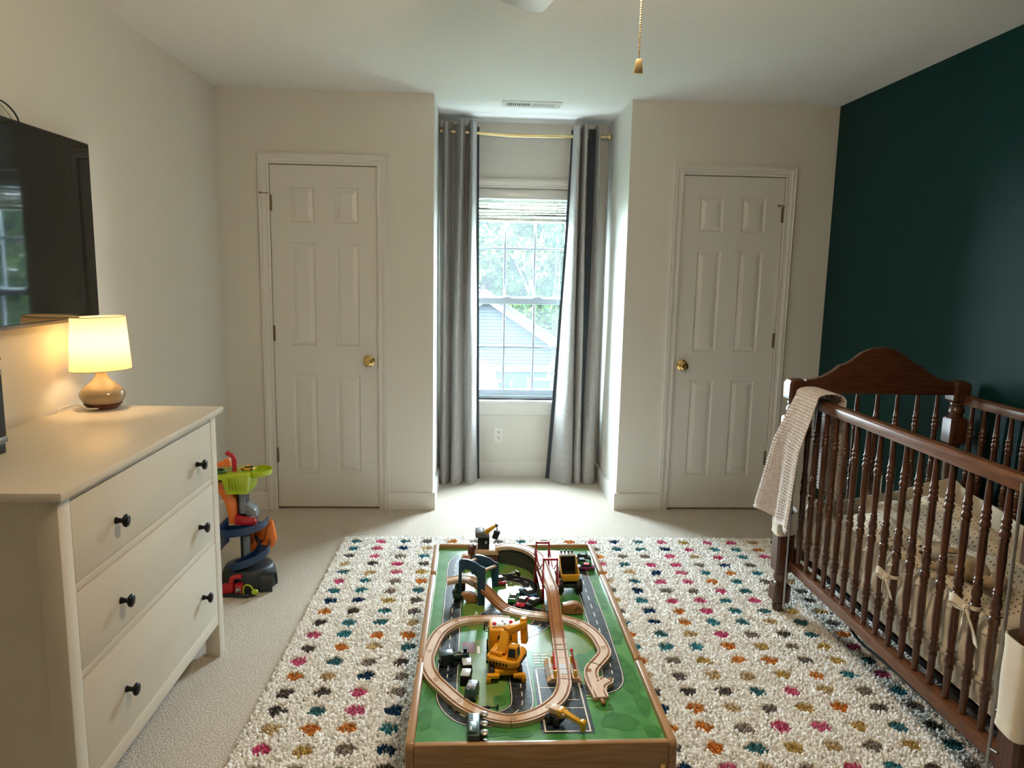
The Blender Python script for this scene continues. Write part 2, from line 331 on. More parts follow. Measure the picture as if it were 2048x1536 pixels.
baseboard('baseboard_back_left_inner', (D1 + DW + CW, YB), (XA + .014, YB), (0, -1), 'white baseboard between the left door and the alcove')
baseboard('baseboard_back_right_inner', (XB - .014, YB), (D2 - CW, YB), (0, -1), 'white baseboard between the alcove and the right door')
baseboard('baseboard_back_right', (D2 + DW + CW, YB), (XR, YB), (0, -1), 'white baseboard between right door and teal wall')
baseboard('baseboard_alcove_left', (XA, YB), (XA, YA), (1, 0), 'white baseboard on the left alcove return')
baseboard('baseboard_alcove_right', (XB, YB), (XB, YA), (-1, 0), 'white baseboard on the right alcove return')
baseboard('baseboard_alcove_back', (XA, YA), (XB, YA), (0, -1), 'white baseboard below the window')

# doors: slab with six raised panels, hinges, knob; casing
def panel_mesh(x0, x1, z0, z1, y):
    rings = [(0, 0), (.005, .0075), (.011, .0080), (.034, .0015), (.036, .0012)]
    vs = []; fs = []
    for d, e in rings: vs += [(x0 + d, y + e, z0 + d), (x1 - d, y + e, z0 + d), (x1 - d, y + e, z1 - d), (x0 + d, y + e, z1 - d)]
    for r in range(len(rings) - 1):
        for k in range(4): l = (k + 1) % 4; fs.append((r * 4 + k, r * 4 + l, r * 4 + 4 + l, r * 4 + 4 + k))
    L = (len(rings) - 1) * 4; fs.append((L, L + 1, L + 2, L + 3)); return MB().add(vs, fs)
def make_door(name, d0, hinge_left, label):
    y = YB + .006; x0, x1, z0, z1 = d0, d0 + DW, 0.012, DT
    t = thing(name, label, 'door', (d0 + DW / 2, YB, 0)); t['kind'] = 'structure'
    cols = [(x0 + .108, x0 + .248), (x0 + .362, x0 + .502)]; rows = [(0.225, 0.824), (1.0, 1.6), (1.714, 1.914)]
    xs = [x0, *cols[0], *cols[1], x1]; zs = [z0, *rows[0], *rows[1], *rows[2], z1]
    b = MB()
    for i in range(5):
        for j in range(7):
            if i in (1, 3) and j in (1, 3, 5): continue
            b.add([(xs[i], y, zs[j]), (xs[i + 1], y, zs[j]), (xs[i + 1], y, zs[j + 1]), (xs[i], y, zs[j + 1])], [(0, 1, 2, 3)])
    yb = y + .034
    b.add([(x0, y, z0), (x1, y, z0), (x1, y, z1), (x0, y, z1), (x0, yb, z0), (x1, yb, z0), (x1, yb, z1), (x0, yb, z1)], [(0, 4, 5, 1), (1, 5, 6, 2), (2, 6, 7, 3), (3, 7, 4, 0), (4, 7, 6, 5)])
    b.build('slab', 'door', t, fix=False)
    for c in cols:
        for r in rows: panel_mesh(c[0], c[1], r[0], r[1], y).build('panel', 'door', t, fix=False, angle=10)
    hx = x0 - .002 if hinge_left else x1 + .002
    for k, hz in enumerate((0.336, 1.072, 1.822)):
        h = MB(); h.cyl((hx, YB - .004, hz - .045), (hx, YB - .004, hz + .045), .0055, n=10)
        for q in (-.045, -.015, .015, .045): h.cyl((hx, YB - .004, hz + q - .0015), (hx, YB - .004, hz + q + .0015), .0066, n=10)
        s = 1 if hinge_left else -1
        h.box(min(hx, hx + s * .013), max(hx, hx + s * .013), YB + .003, YB + .0065, hz - .044, hz + .044)
        ho = h.build('hinge', 'hinge', t)
        if k == 2:
            p = MB(); p.tube([(hx, YB - .006, hz + .05), (hx - s * .012 if hinge_left else hx - .02, YB - .02, hz + .052), (hx - .042, YB - .024, hz + .052)], .0028, 8)
            p.cyl((hx - .042, YB - .024, hz + .052), (hx - .050, YB - .022, hz + .052), .006, n=10)
            p.build('hinge_pin_stop', 'hinge', ho)
    kx = x1 - .055 if hinge_left else x0 + .049
    T = Matrix.Translation((kx, y, .913)) @ Matrix.Rotation(PI / 2, 4, 'X')
    k = MB(); k.lathe([(.001, 0), (.033, 0), (.034, .003), (.030, .007), (.016, .010), (.012, .014), (.011, .024), (.016, .030), (.024, .036), (.0275, .044), (.0275, .050), (.024, .057), (.016, .061), (.013, .0605), (.001, .062)], 28, T)
    k.build('knob', 'brass', t, angle=50)
    lx = x1 if hinge_left else x0
    MB().box(lx - .003, lx + .0035, YB - .001, YB + .012, .87, .955).build('latch_plate', 'hinge', t)
    return t
make_door('door_1', D1, True, 'white six-panel door with brass knob on its right, near the dresser')
make_door('door_2', D2, False, 'white six-panel door with brass knob on its left, beside the crib')
CASE_PROF = [(0.0, 0.0), (0.0, .010), (.010, .012), (.014, .009), (.030, .012), (.034, .016), (.047, .018), (.050, .015), (.056, .018), (.060, .016), (.060, 0.0)]
def casing(name, x0, x1, z0, z1, y, label, bottom=False):
    vs = []; n = len(CASE_PROF); cors = []
    for d, e in CASE_PROF: cors.append([(x0 - d, y - e, z0), (x0 - d, y - e, z1 + d), (x1 + d, y - e, z1 + d), (x1 + d, y - e, z0)])
    for k in range(4): vs += [cors[i][k] for i in range(n)]
    fs = []
    for k in range(3):
        for i in range(n): j = (i + 1) % n; fs.append((k * n + i, k * n + j, (k + 1) * n + j, (k + 1) * n + i))
    fs += [tuple(range(n)), tuple(range(3 * n, 4 * n))]
    return struct(MB().add(vs, fs), name, 'trim', label, 'trim', angle=25)
casing('trim_1', D1 - .001, D1 + DW + .001, 0, DT + .004, YB, 'white moulded casing around the door near the dresser')
casing('trim_2', D2 - .001, D2 + DW + .001, 0, DT + .004, YB, 'white moulded casing around the door beside the crib')
casing('trim_3', WX0, WX1, WZ0, WZ1, YA, 'white moulded casing around the alcove window')
b = MB(); b.box(WX0 - .075, WX1 + .075, YA - .035, YA + .06, WZ0 - .020, WZ0)
struct(b, 'trim_4', 'trim', 'white window stool projecting below the sash', 'trim', bevel=.004)
b = MB(); b.prism([(YA, .445), (YA - .012, .450), (YA - .016, .47), (YA - .012, .50), (YA - .020, .535), (YA, .535)], WX0 - .06, WX1 + .06, 'x')
struct(b, 'trim_5', 'trim', 'white moulded apron under the window stool', 'trim', angle=25)

# window: frame, two sashes with six lights each
def make_window():
    t = thing('window_1', 'white double-hung window with six panes in each sash', 'window', ((WX0 + WX1) / 2, YA, WZ0)); t['kind'] = 'structure'
    y0, y1 = YA + .045, YA + .15
    b = MB(); b.box(WX0, WX0 + .03, y0, y1, WZ0, WZ1); b.box(WX1 - .03, WX1, y0, y1, WZ0, WZ1); b.box(WX0, WX1, y0, y1, WZ1 - .03, WZ1); b.box(WX0, WX1, y0, y1, WZ0, WZ0 + .025)
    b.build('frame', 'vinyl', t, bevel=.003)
    for nm, yy, za, zb, rb, rt in (('lower_sash', YA + .06, .58, 1.275, .040, .045), ('upper_sash', YA + .10, 1.235, 1.99, .045, .035)):
        xa, xb = WX0 + .03, WX1 - .03; gx0, gx1, gz0, gz1 = xa + .030, xb - .030, za + rb, zb - rt
        b = MB(); b.box(xa, gx0, yy, yy + .035, za, zb); b.box(gx1, xb, yy, yy + .035, za, zb); b.box(gx0, gx1, yy, yy + .035, za, gz0); b.box(gx0, gx1, yy, yy + .035, gz1, zb)
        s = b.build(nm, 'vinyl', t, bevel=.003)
        mx = [gx0 + (gx1 - gx0) * k / 3 for k in range(4)]; mz = [gz0, (gz0 + gz1) / 2, gz1]
        for k in (1, 2): MB().box(mx[k] - .009, mx[k] + .009, yy + .008, yy + .024, gz0, gz1).build('muntin', 'vinyl', s, bevel=.003)
        MB().box(gx0, gx1, yy + .0085, yy + .0235, mz[1] - .009, mz[1] + .009).build('muntin', 'vinyl', s, bevel=.003)
        for i in range(3):
            for j in range(2): MB().box(mx[i], mx[i + 1], yy + .0155, yy + .0165, mz[j], mz[j + 1]).build('pane', 'glass', s)
        if nm == 'lower_sash':
            for lx in (gx0 + (gx1 - gx0) * .36, gx0 + (gx1 - gx0) * .70):
                b = MB(); b.box(lx - .03, lx + .03, yy - .012, yy + .03, zb, zb + .008); b.cyl((lx, yy + .01, zb + .006), (lx, yy + .01, zb + .014), .014, n=14); b.box(lx - .006, lx + .022, yy - .006, yy + .004, zb + .008, zb + .016)
                b.build('sash_lock', 'vinyl', s, bevel=.002)
make_window()

def make_blind():
    t = thing('window_blind', 'raised white slatted blind bunched under the window head', 'blind', (.32, YA + .02, 1.80))
    x0, x1 = WX0 + .006, WX1 - .006
    MB().box(x0, x1, YA + .002, YA + .05, 1.965, 2.018).build('headrail', 'slat', t, bevel=.003)
    MB().box(x0, x1, YA - .006, YA + .001, 1.950, 2.010).build('valance', 'slat', t, bevel=.002)
    zs = [1.936, 1.915, 1.900, 1.889, 1.879, 1.868, 1.859, 1.848, 1.840, 1.831]
    for i, z in enumerate(zs):
        tl = [.30, .35, .12, -.05, .10, .02, .12, -.06, .08, .03][i]; dz = random.uniform(-.004, .004)
        b = MB(); yc = YA + .026
        b.add([(x0 + .004, yc - .025 * math.cos(tl), z - .025 * math.sin(tl) + dz), (x1 - .004, yc - .025 * math.cos(tl), z - .025 * math.sin(tl) - dz), (x1 - .004, yc, z + .004 - dz), (x0 + .004, yc, z + .004 + dz), (x1 - .004, yc + .025 * math.cos(tl), z + .025 * math.sin(tl) - dz), (x0 + .004, yc + .025 * math.cos(tl), z + .025 * math.sin(tl) + dz)], [(0, 1, 2, 3), (3, 2, 4, 5)])
        b.build('slat', 'slat', t, thick=.0028, angle=60)
    MB().box(x0 + .002, x1 - .002, YA + .002, YA + .050, 1.802, 1.820).build('bottom_rail', 'slat', t, bevel=.004)
    for lx in (.075, .315, .555):
        pts = [(lx + random.uniform(-.006, .006), YA - .004 + random.uniform(-.006, .003), 1.955 - k * .014) for k in range(11)]
        MB().tube(spline(pts, 4), .0014, 6).build('ladder_cord', 'cord', t)
        for k in range(3):
            q = [(lx + .012 * math.sin(2.2 * i + k * 2), YA - .008 - .008 * math.sin(i * 1.3 + k), 1.82 + .04 * k + .012 * math.cos(2.2 * i + k)) for i in range(7)]
            MB().tube(spline(q, 4), .0011, 5).build('ladder_loop', 'cord', t)
    xc = .583
    for k, dx in enumerate((0, .006, -.007)):
        pts = [(xc + .015, YA - .004, 1.955), (xc + .012 + dx * .3, YA - .012, 1.6), (xc + dx, YA - .014, 1.2), (xc - .006 + dx, YA - .016, .86), (xc - .010 + dx * 2, YA - .018, .79)]
        MB().tube(spline(pts, 6), .0013, 6).build('lift_cord', 'cord', t)
    for k in range(4):
        q = [(xc - .012 + .02 * math.sin(1.9 * i + k), YA - .02 + .006 * math.cos(i + k), .83 - .018 * i - .01 * k) for i in range(7)]
        MB().tube(spline(q, 5), .0020, 6).build('cord_loop', 'cord', t)
    for dx, dz in ((-.035, .70), (.0, .675), (.012, .72)):
        b = MB(); b.lathe([(.002, .032), (.005, .026), (.0075, .004), (.006, 0), (.001, 0)], 12, Matrix.Translation((xc + dx, YA - .022, dz))); b.build('tassel', 'cord', t)
make_blind()
def make_rod():
    t = thing('curtain_rod', 'slim brass tension rod across the alcove above the window', 'curtain rod', (.33, 5.03, 2.35))
    MB().tube([(XA + .006, 5.03, 2.362), (.0, 5.03, 2.354), (.225, 5.03, 2.344)], .0105, 14).build('inner_tube', 'rodbrass', t)
    MB().tube([(.21, 5.03, 2.344), (.6, 5.03, 2.348), (XB - .010, 5.03, 2.354)], .0125, 14).build('outer_tube', 'rodbrass', t)
    MB().cyl((XB - .020, 5.03, 2.354), (XB - .001, 5.03, 2.354), .019, n=18).build('end_cap', 'rodbrass', t, bevel=.002)
    MB().cyl((XA + .001, 5.03, 2.362), (XA + .020, 5.03, 2.362), .019, n=18).build('end_cap', 'rodbrass', t, bevel=.002)
make_rod()

# curtains: pleated cloth with a dark lining
def curtain(name, label, top, bot, keysT, keysB, ztop):
    t = thing(name, label, 'curtain', ((top[0] + top[1]) / 2, 5.03, 0), group='grey curtains at the alcove window')
    kT = [(p[0], 5.03 + (p[1] - 5.03) * 1.35) for p in keysT]; kB = [(p[0], 5.0 + (p[1] - 5.0) * 1.25) for p in keysB]
    sT = spline([(p[0], p[1], 0) for p in kT], 12); sB = spline([(p[0], p[1], 0) for p in kB], 12); N = len(sT) - 1
    def fn(u, v, o=0.0):
        i = min(int(round(u * N)), N); a = sT[i]; c = sB[i]; w = v ** 1.25; sm = w * w * (3 - 2 * w) * .35 + w * .65
        x = a.x + (c.x - a.x) * sm; y = a.y + (c.y - a.y) * sm
        z = ztop * (1 - v) + .004 + .012 * (1 - v) * math.sin(u * 31) * (1 if v < .02 else 0)
        x += .004 * math.sin(v * 9 + u * 17) * v; y += .004 * math.sin(v * 7 + u * 23) * v
        return (x, y + o - .056 * (1 - v), z)
    nv = 44
    MB().grid(N, nv, fn).build('cloth', 'curtain', t, angle=80, thick=.002)
    def fl(u, v):
        x, y, z = fn(u, v, .0045); return (x, y, z)
    MB().grid(N, nv, fl).build('lining', 'lining', t, angle=80)
    return t
# keys run across the curtain: (x, y)
cl = curtain('curtain', 'grey curtain hanging on the left side of the alcove window', (-.23, .02), (-.23, .02),
    [(-.215, 5.07), (-.205, 4.985), (-.185, 4.97), (-.165, 5.06), (-.140, 5.075), (-.105, 4.985), (-.085, 4.975), (-.070, 5.06), (-.050, 5.08), (-.030, 4.985), (-.015, 4.98), (.000, 5.04), (.008, 5.075), (.014, 5.085)],
    [(-.228, 5.06), (-.222, 4.96), (-.195, 4.93), (-.165, 4.97), (-.160, 5.03), (-.150, 4.96), (-.130, 4.93), (-.090, 4.925), (-.070, 4.955), (-.060, 5.00), (-.040, 4.945), (-.010, 4.925), (.020, 4.965), (.040, 5.06)], 2.405)
cr = curtain('curtain', 'grey curtain gathered on the right side of the alcove window', (.66, .82), (.55, .87),
    [(.640, 5.085), (.648, 5.04), (.655, 4.985), (.672, 4.975), (.684, 5.05), (.695, 5.06), (.702, 4.985), (.718, 4.975), (.732, 5.05), (.742, 5.085), (.775, 5.085), (.790, 5.04), (.800, 4.985), (.808, 4.98)],
    [(.545, 5.09), (.560, 5.03), (.612, 4.955), (.655, 4.930), (.690, 4.955), (.700, 5.03), (.715, 4.965), (.740, 4.945), (.755, 4.965), (.762, 5.04), (.775, 4.97), (.810, 4.940), (.850, 4.955), (.868, 5.03)], 2.400)
def lining_strip(c, xt0, xt1, yt, xb0, xb1, yb):
    MB().grid(3, 24, lambda u, v: (xt0 + (xt1 - xt0) * u + ((xb0 + (xb1 - xb0) * u) - (xt0 + (xt1 - xt0) * u)) * v ** 1.3, yt + (yb - yt) * v, 2.385 * (1 - v) + .006)).build('lining_edge', 'lining', c, angle=80, thick=.002)
lining_strip(cl, .008, .022, 5.030, .028, .052, 5.050)
lining_strip(cr, .630, .646, 5.030, .522, .556, 5.065)
lining_strip(cr, .742, .786, 4.985, .750, .782, 5.000)
for c, gx in ((cl, (-.195, -.11, -.075, -.022)), (cr, (.664, .711, .786))):
    for x in gx:
        q = [(x, 5.03 + .024 * math.cos(a), 2.352 + .024 * math.sin(a)) for a in np.linspace(0, 2 * PI, 17)[:-1]]
        MB().tube(q, .004, 8, closed=True).build('grommet', 'steel', c)
def outlet(name, label, loc, axis):
    t = thing(name, label, 'outlet', loc); x, y, z = loc
    if axis == 'y':
        MB().box(x - .035, x + .035, y - .006, y, z - .057, z + .057).build('cover_plate', 'white', t, bevel=.003)
        for dz in (-.020, .020):
            so = MB().prism([(x + .0165 * math.cos(a), z + dz + .014 * math.sin(a)) for a in np.linspace(0, 2 * PI, 20)[:-1]], y - .0085, y - .005, 'y').build('socket', 'white', t)
            b = MB(); b.box(x - .008, x - .005, y - .009, y - .0083, z + dz, z + dz + .008); b.box(x + .004, x + .007, y - .009, y - .0083, z + dz - .001, z + dz + .008); b.cyl((x, y - .009, z + dz - .006), (x, y - .0083, z + dz - .006), .003, n=8)
            b.build('slots', 'blackplastic', so)
    else:
        MB().box(x - .006, x, y - .035, y + .035, z - .057, z + .057).build('cover_plate', 'white', t, bevel=.003)
        for dz in (-.020, .020):
            so = MB().prism([(y + .0165 * math.cos(a), z + dz + .014 * math.sin(a)) for a in np.linspace(0, 2 * PI, 20)[:-1]], x - .0085, x - .005, 'x').build('socket', 'white', t)
            b = MB(); b.box(x - .009, x - .0083, y - .008, y - .005, z + dz, z + dz + .008); b.box(x - .009, x - .0083, y + .004, y + .007, z + dz, z + dz + .008)
            b.build('slots', 'blackplastic', so)
    return t
outlet('wall_outlet', 'white wall outlet under the alcove window', (.187, YA, .30), 'y')
outlet('wall_outlet', 'white wall outlet on the teal wall seen through the crib bars', (XR, 3.623, .395), 'x')

def make_vent():
    t = thing('ceiling_vent', 'white metal air vent in the alcove ceiling', 'vent', (.328, 4.58, H))
    x0, x1, y0, y1 = .150, .505, 4.498, 4.662; ix0, ix1, iy0, iy1 = x0 + .032, x1 - .032, y0 + .040, y1 - .040; z = H - .006
    b = MB(); b.box(x0, x1, y0, iy0, z, H); b.box(x0, x1, iy1, y1, z, H); b.box(x0, ix0, iy0, iy1, z, H); b.box(ix1, x1, iy0, iy1, z, H); b.box(.322, .334, iy0, iy1, z, H)
    b.build('frame', 'white', t, bevel=.0015)
    MB().box(ix0, ix1, iy0, iy1, H - .0012, H - .0004).build('duct_opening', 'blackplastic', t)
    for side, (xa, xb), tl in ((0, (ix0, .322), -.7), (1, (.334, ix1), .7)):
        for k in range(11):
            xc = xa + (xb - xa) * (k + .5) / 11
            T = Matrix.Translation((xc, 0, H - .004)) @ Matrix.Rotation(tl, 4, 'Y')
            MB().box(-.0048, .0048, iy0, iy1, -.0006, .0006, T=T).build('louvre', 'white', t)
    for sx in (x0 + .012, x1 - .012): MB().cyl((sx, 4.58, z - .0012), (sx, 4.58, z), .004, n=10).build('screw', 'chrome', t)
make_vent()

def make_fan():
    hx, hy = .285, 1.62
    t = thing('ceiling_fan', 'white ceiling fan with light kit and beaded pull chain', 'ceiling fan', (hx, hy, H))
    T = Matrix.Translation((hx, hy, 0))
    MB().lathe([(.07, H), (.07, H - .02), (.05, H - .05), (.014, H - .06), (.014, 2.34)], 24, T).build('canopy', 'white', t)
    MB().lathe([(.02, 2.35), (.07, 2.345), (.105, 2.325), (.11, 2.27), (.09, 2.235), (.055, 2.22), (.055, 2.195), (.02, 2.19)], 28, T).build('motor_housing', 'white', t)
    for k in range(5):
        a = math.radians(103.5 + 72 * k); R = RZ(a, (hx, hy, 2.225)) @ Matrix.Rotation(math.radians(10), 4, 'X')
        w0, w1 = .052, .068; poly = [(.17, -w0), (.665, -w1), (.683, -w1 + .004), (.697, -w1 + .018), (.697, w1 - .018), (.683, w1 - .004), (.665, w1), (.17, w0)]
        bl = MB().prism(poly, -.003, .003, 'z', T=R).build('blade', 'white', t, bevel=.001)
        MB().prism([(.08, -.018), (.24, -.03), (.24, .03), (.08, .018)], -.008, -.003, 'z', T=R).build('blade_bracket', 'brass', bl)
    MB().lathe([(.02, 2.20), (.075, 2.195), (.085, 2.175), (.03, 2.165)], 24, T).build('light_fitter', 'white', t)
    MB().ball((hx, hy, 2.105), (.085, .085, .065), 20, 12).build('light_globe', 'bulb', t)
    ch = MB(); cx, cy = .338, 1.60
    for k in range(54): ch.ball((cx - .00002 * k, cy, 2.17 - .005 * k), .0021, 6, 4)
    ch.tube([(cx, cy, 2.17), (cx - .001, cy, 1.897)], .0007, 5)
    co = ch.build('pull_chain', 'brass', t); tag(co, 'brass beaded pull chain', kind='stuff')
    p = MB(); p.hexa([(cx - .0115, cy - .005, 1.868), (cx + .0075, cy - .005, 1.868), (cx + .0075, cy + .005, 1.868), (cx - .0115, cy + .005, 1.868)], [(cx - .007, cy - .004, 1.896), (cx + .005, cy - .004, 1.898), (cx + .005, cy + .004, 1.898), (cx - .007, cy + .004, 1.896)])
    po = p.build('pull_tag', 'rodbrass', t, bevel=.0012); tag(po, 'small yellow chain pull')
make_fan()

# ------------------------------------------------------------------ dresser, lamp, television, speaker
DTOP = 0.945
def make_dresser():
    y0, y1, xf, xb = 1.655, 2.685, -.938, -1.415
    t = thing('dresser', 'white three-drawer dresser with black knobs against the left wall', 'dresser', ((xf + xb) / 2, (y0 + y1) / 2, 0))
    MB().box(xb - .012, xf + .022, y0 - .022, y1 + .026, DTOP - .020, DTOP).build('top', 'dresser', t, bevel=.002)
    zt = DTOP - .020; L = .052
    for yy in (y0, y1 - L):
        for xx in (xf - L, xb):
            MB().box(xx, xx + L, yy, yy + L, 0, zt).build('leg', 'dresser', t, bevel=.002)
    for yy in (y0 + .010, y1 - .028): MB().box(xb + L, xf - L, yy, yy + .018, .135, zt).build('side_panel', 'dresser', t)
    MB().box(xb + .004, xb + .012, y0 + L, y1 - L, .135, zt).build('back_panel', 'dresser', t)
    MB().box(xb + .012, xf - .03, y0 + .03, y1 - .03, .135, .150).build('bottom_panel', 'dresser', t)
    for z0, z1 in ((.905, zt), (.676, .698), (.453, .475), (.132, .180)):
        MB().box(xf - .022, xf - .002, y0 + L, y1 - L, z0, z1).build('rail', 'dresser', t, bevel=.0012)
    ya, yb = y0 + L + .0025, y1 - L - .0025
    for z0, z1, kz in ((.7005, .9025, .784), (.4775, .6735, .560), (.1825, .4505, .303)):
        d = MB().box(xf - .020, xf - .001, ya, yb, z0, z1).build('drawer_front', 'dresser', t, bevel=.0012)
        MB().box(xb + .02, xf - .021, ya + .012, yb - .012, z0 + .01, z1 - .03).build('drawer_box', 'dresser', d)
        for ky in (1.917, 2.490):
            T = Matrix.Translation((xf - .001, ky, kz)) @ Matrix.Rotation(PI / 2, 4, 'Y')
            MB().lathe([(.001, 0), (.0095, 0), (.0085, .004), (.0065, .010), (.0065, .016), (.010, .020), (.0165, .024), (.018, .028), (.0165, .0315), (.010, .034), (.001, .035)], 20, T).build('knob', 'knob', d, angle=60)
make_dresser()
def make_lamp():
    lx, ly = -1.318, 2.655
    t = thing('table_lamp', 'lit table lamp with cream drum shade and taupe ceramic base on dresser', 'lamp', (lx, ly, DTOP))
    T = Matrix.Translation((lx, ly, DTOP))
    MB().lathe([(.001, 0), (.045, 0), (.052, .006), (.060, .016), (.062, .019), (.001, .019)], 36, T).build('foot', 'lampwood', t)
    MB().lathe([(.055, .018), (.064, .024), (.072, .040), (.0745, .050), (.071, .063), (.060, .077), (.045, .090), (.031, .102), (.0225, .114), (.0175, .128), (.0160, .142), (.001, .143)], 40, T).build('ceramic_body', 'ceramic', t, angle=60)
    MB().cyl((lx, ly, DTOP + .142), (lx, ly, DTOP + .205), .0125, n=18).build('bulb_socket', 'white', t)
    MB().ball((lx, ly, DTOP + .238), (.027, .027, .036), 16, 10).build('bulb', 'lampbulb', t)
    zs0, zs1 = DTOP + .140, DTOP + .326; sh = MB()
    R0, R1 = .099, .087; tilt = lambda x: (x - lx) * .05
    n = 48; vs = []
    for r, z in ((R0, zs0), (R1, zs1)):
        for k in range(n): a = 2 * PI * k / n; vs.append((lx + r * math.cos(a), ly + r * math.sin(a), z + .035 * r * math.cos(a)))
    sh.add(vs, [(k, (k + 1) % n, n + (k + 1) % n, n + k) for k in range(n)])
    so = sh.build('lamp_shade', 'shade', t, fix=False, angle=80); tag(so, 'cream fabric drum shade glowing warm')
    for r, z in ((R0, zs0), (R1, zs1)):
        q = [(lx + r * math.cos(a), ly + r * math.sin(a), z + .035 * r * math.cos(a)) for a in np.linspace(0, 2 * PI, 49)[:-1]]
        MB().tube(q, .0013, 6, closed=True).build('rim_wire', 'ceramic', so)
    b = MB()
    for k in range(3):
        a = 2 * PI * k / 3 + .4; b.tube([(lx + .013 * math.cos(a), ly + .013 * math.sin(a), DTOP + .198), (lx + R0 * .985 * math.cos(a), ly + R0 * .985 * math.sin(a), zs0 + .02)], .0013, 6)
    b.build('shade_spider', 'steel', t)
    MB().tube(spline([(lx + .015, ly - .066, DTOP + .010), (lx - .02, ly - .078, DTOP + .012), (lx - .07, ly - .045, DTOP + .020), (lx - .105, ly - .07, DTOP + .012), (XL + .033, ly - .10, DTOP + .003), (XL + .012, ly - .105, DTOP - .10)], 8), .0026, 8).build('power_cord', 'cord', t)
make_lamp()
def make_tv():
    y0, y1, z0, z1, xf = 1.735, 2.835, 1.252, 1.882, -1.398
    t = thing('television', 'black flat television mounted on the left wall above the dresser', 'television', (XL, (y0 + y1) / 2, z0))
    MB().box(xf - .040, xf - .002, y0, y1, z0, z1).build('case', 'tvblack', t, bevel=.003)
    MB().box(xf - .002, xf, y0 + .006, y1 - .006, z0 + .014, z1 - .006).build('screen', 'tvglass', t)
    MB().box(xf - .0025, xf + .001, y0, y1, z0, z0 + .013).build('lower_bezel', 'tvblack', t, bevel=.0005)
    MB().box(XL + .002, xf - .040, 2.1, 2.5, 1.42, 1.72).build('wall_bracket', 'blackplastic', t)
make_tv()
def tv_cable(name, pts, r, m, label):
    o = MB().tube(spline(pts, 8), r, 8).build(name, m); tag(o, label, 'cable'); return o
tv_cable('cable', [(XL + .022, 2.49, 1.87), (XL + .024, 2.470, 1.905), (XL + .022, 2.43, 1.930), (XL + .020, 2.385, 1.936), (XL + .018, 2.32, 1.918), (XL + .016, 2.27, 1.86)], .0028, 'blackcable', 'thin black cable arching above the television top edge')
tv_cable('cable', [(XL + .012, 2.455, 1.87), (XL + .012, 2.435, 1.900), (XL + .010, 2.40, 1.916), (XL + .010, 2.34, 1.912), (XL + .010, 2.27, 1.86)], .0020, 'cord', 'thin pale cable arching behind the black one over the television')
def make_speaker():
    t = thing('tower_speaker', 'black upright speaker with grey bands on the dresser at the left edge', 'speaker', (-1.30, 1.955, DTOP))
    x0, x1, y0, y1 = -1.36, -1.253, 1.90, 2.01
    MB().box(x0 + .01, x1 - .004, y0 + .006, y1 - .006, DTOP, DTOP + .028).build('foot', 'blackplastic', t, bevel=.003)
    MB().box(x0, x1, y0, y1, DTOP + .028, DTOP + .046).build('lower_band', 'greyplastic', t, bevel=.003)
    MB().box(x0 + .002, x1 - .002, y0 + .002, y1 - .002, DTOP + .046, DTOP + .215).build('body', 'blackplastic', t, bevel=.004)
    MB().box(x0 + .001, x1 - .001, y0 + .001, y1 - .001, DTOP + .215, DTOP + .226).build('upper_band', 'steel', t, bevel=.002)
    MB().box(x0 + .003, x1 - .003, y0 + .003, y1 - .003, DTOP + .226, DTOP + .252).build('display_panel', 'silver', t, bevel=.003)
    MB().box(x0 + .001, x1 - .001, y0 + .001, y1 - .001, DTOP + .252, DTOP + .258).build('cap', 'blackplastic', t, bevel=.002)
make_speaker()

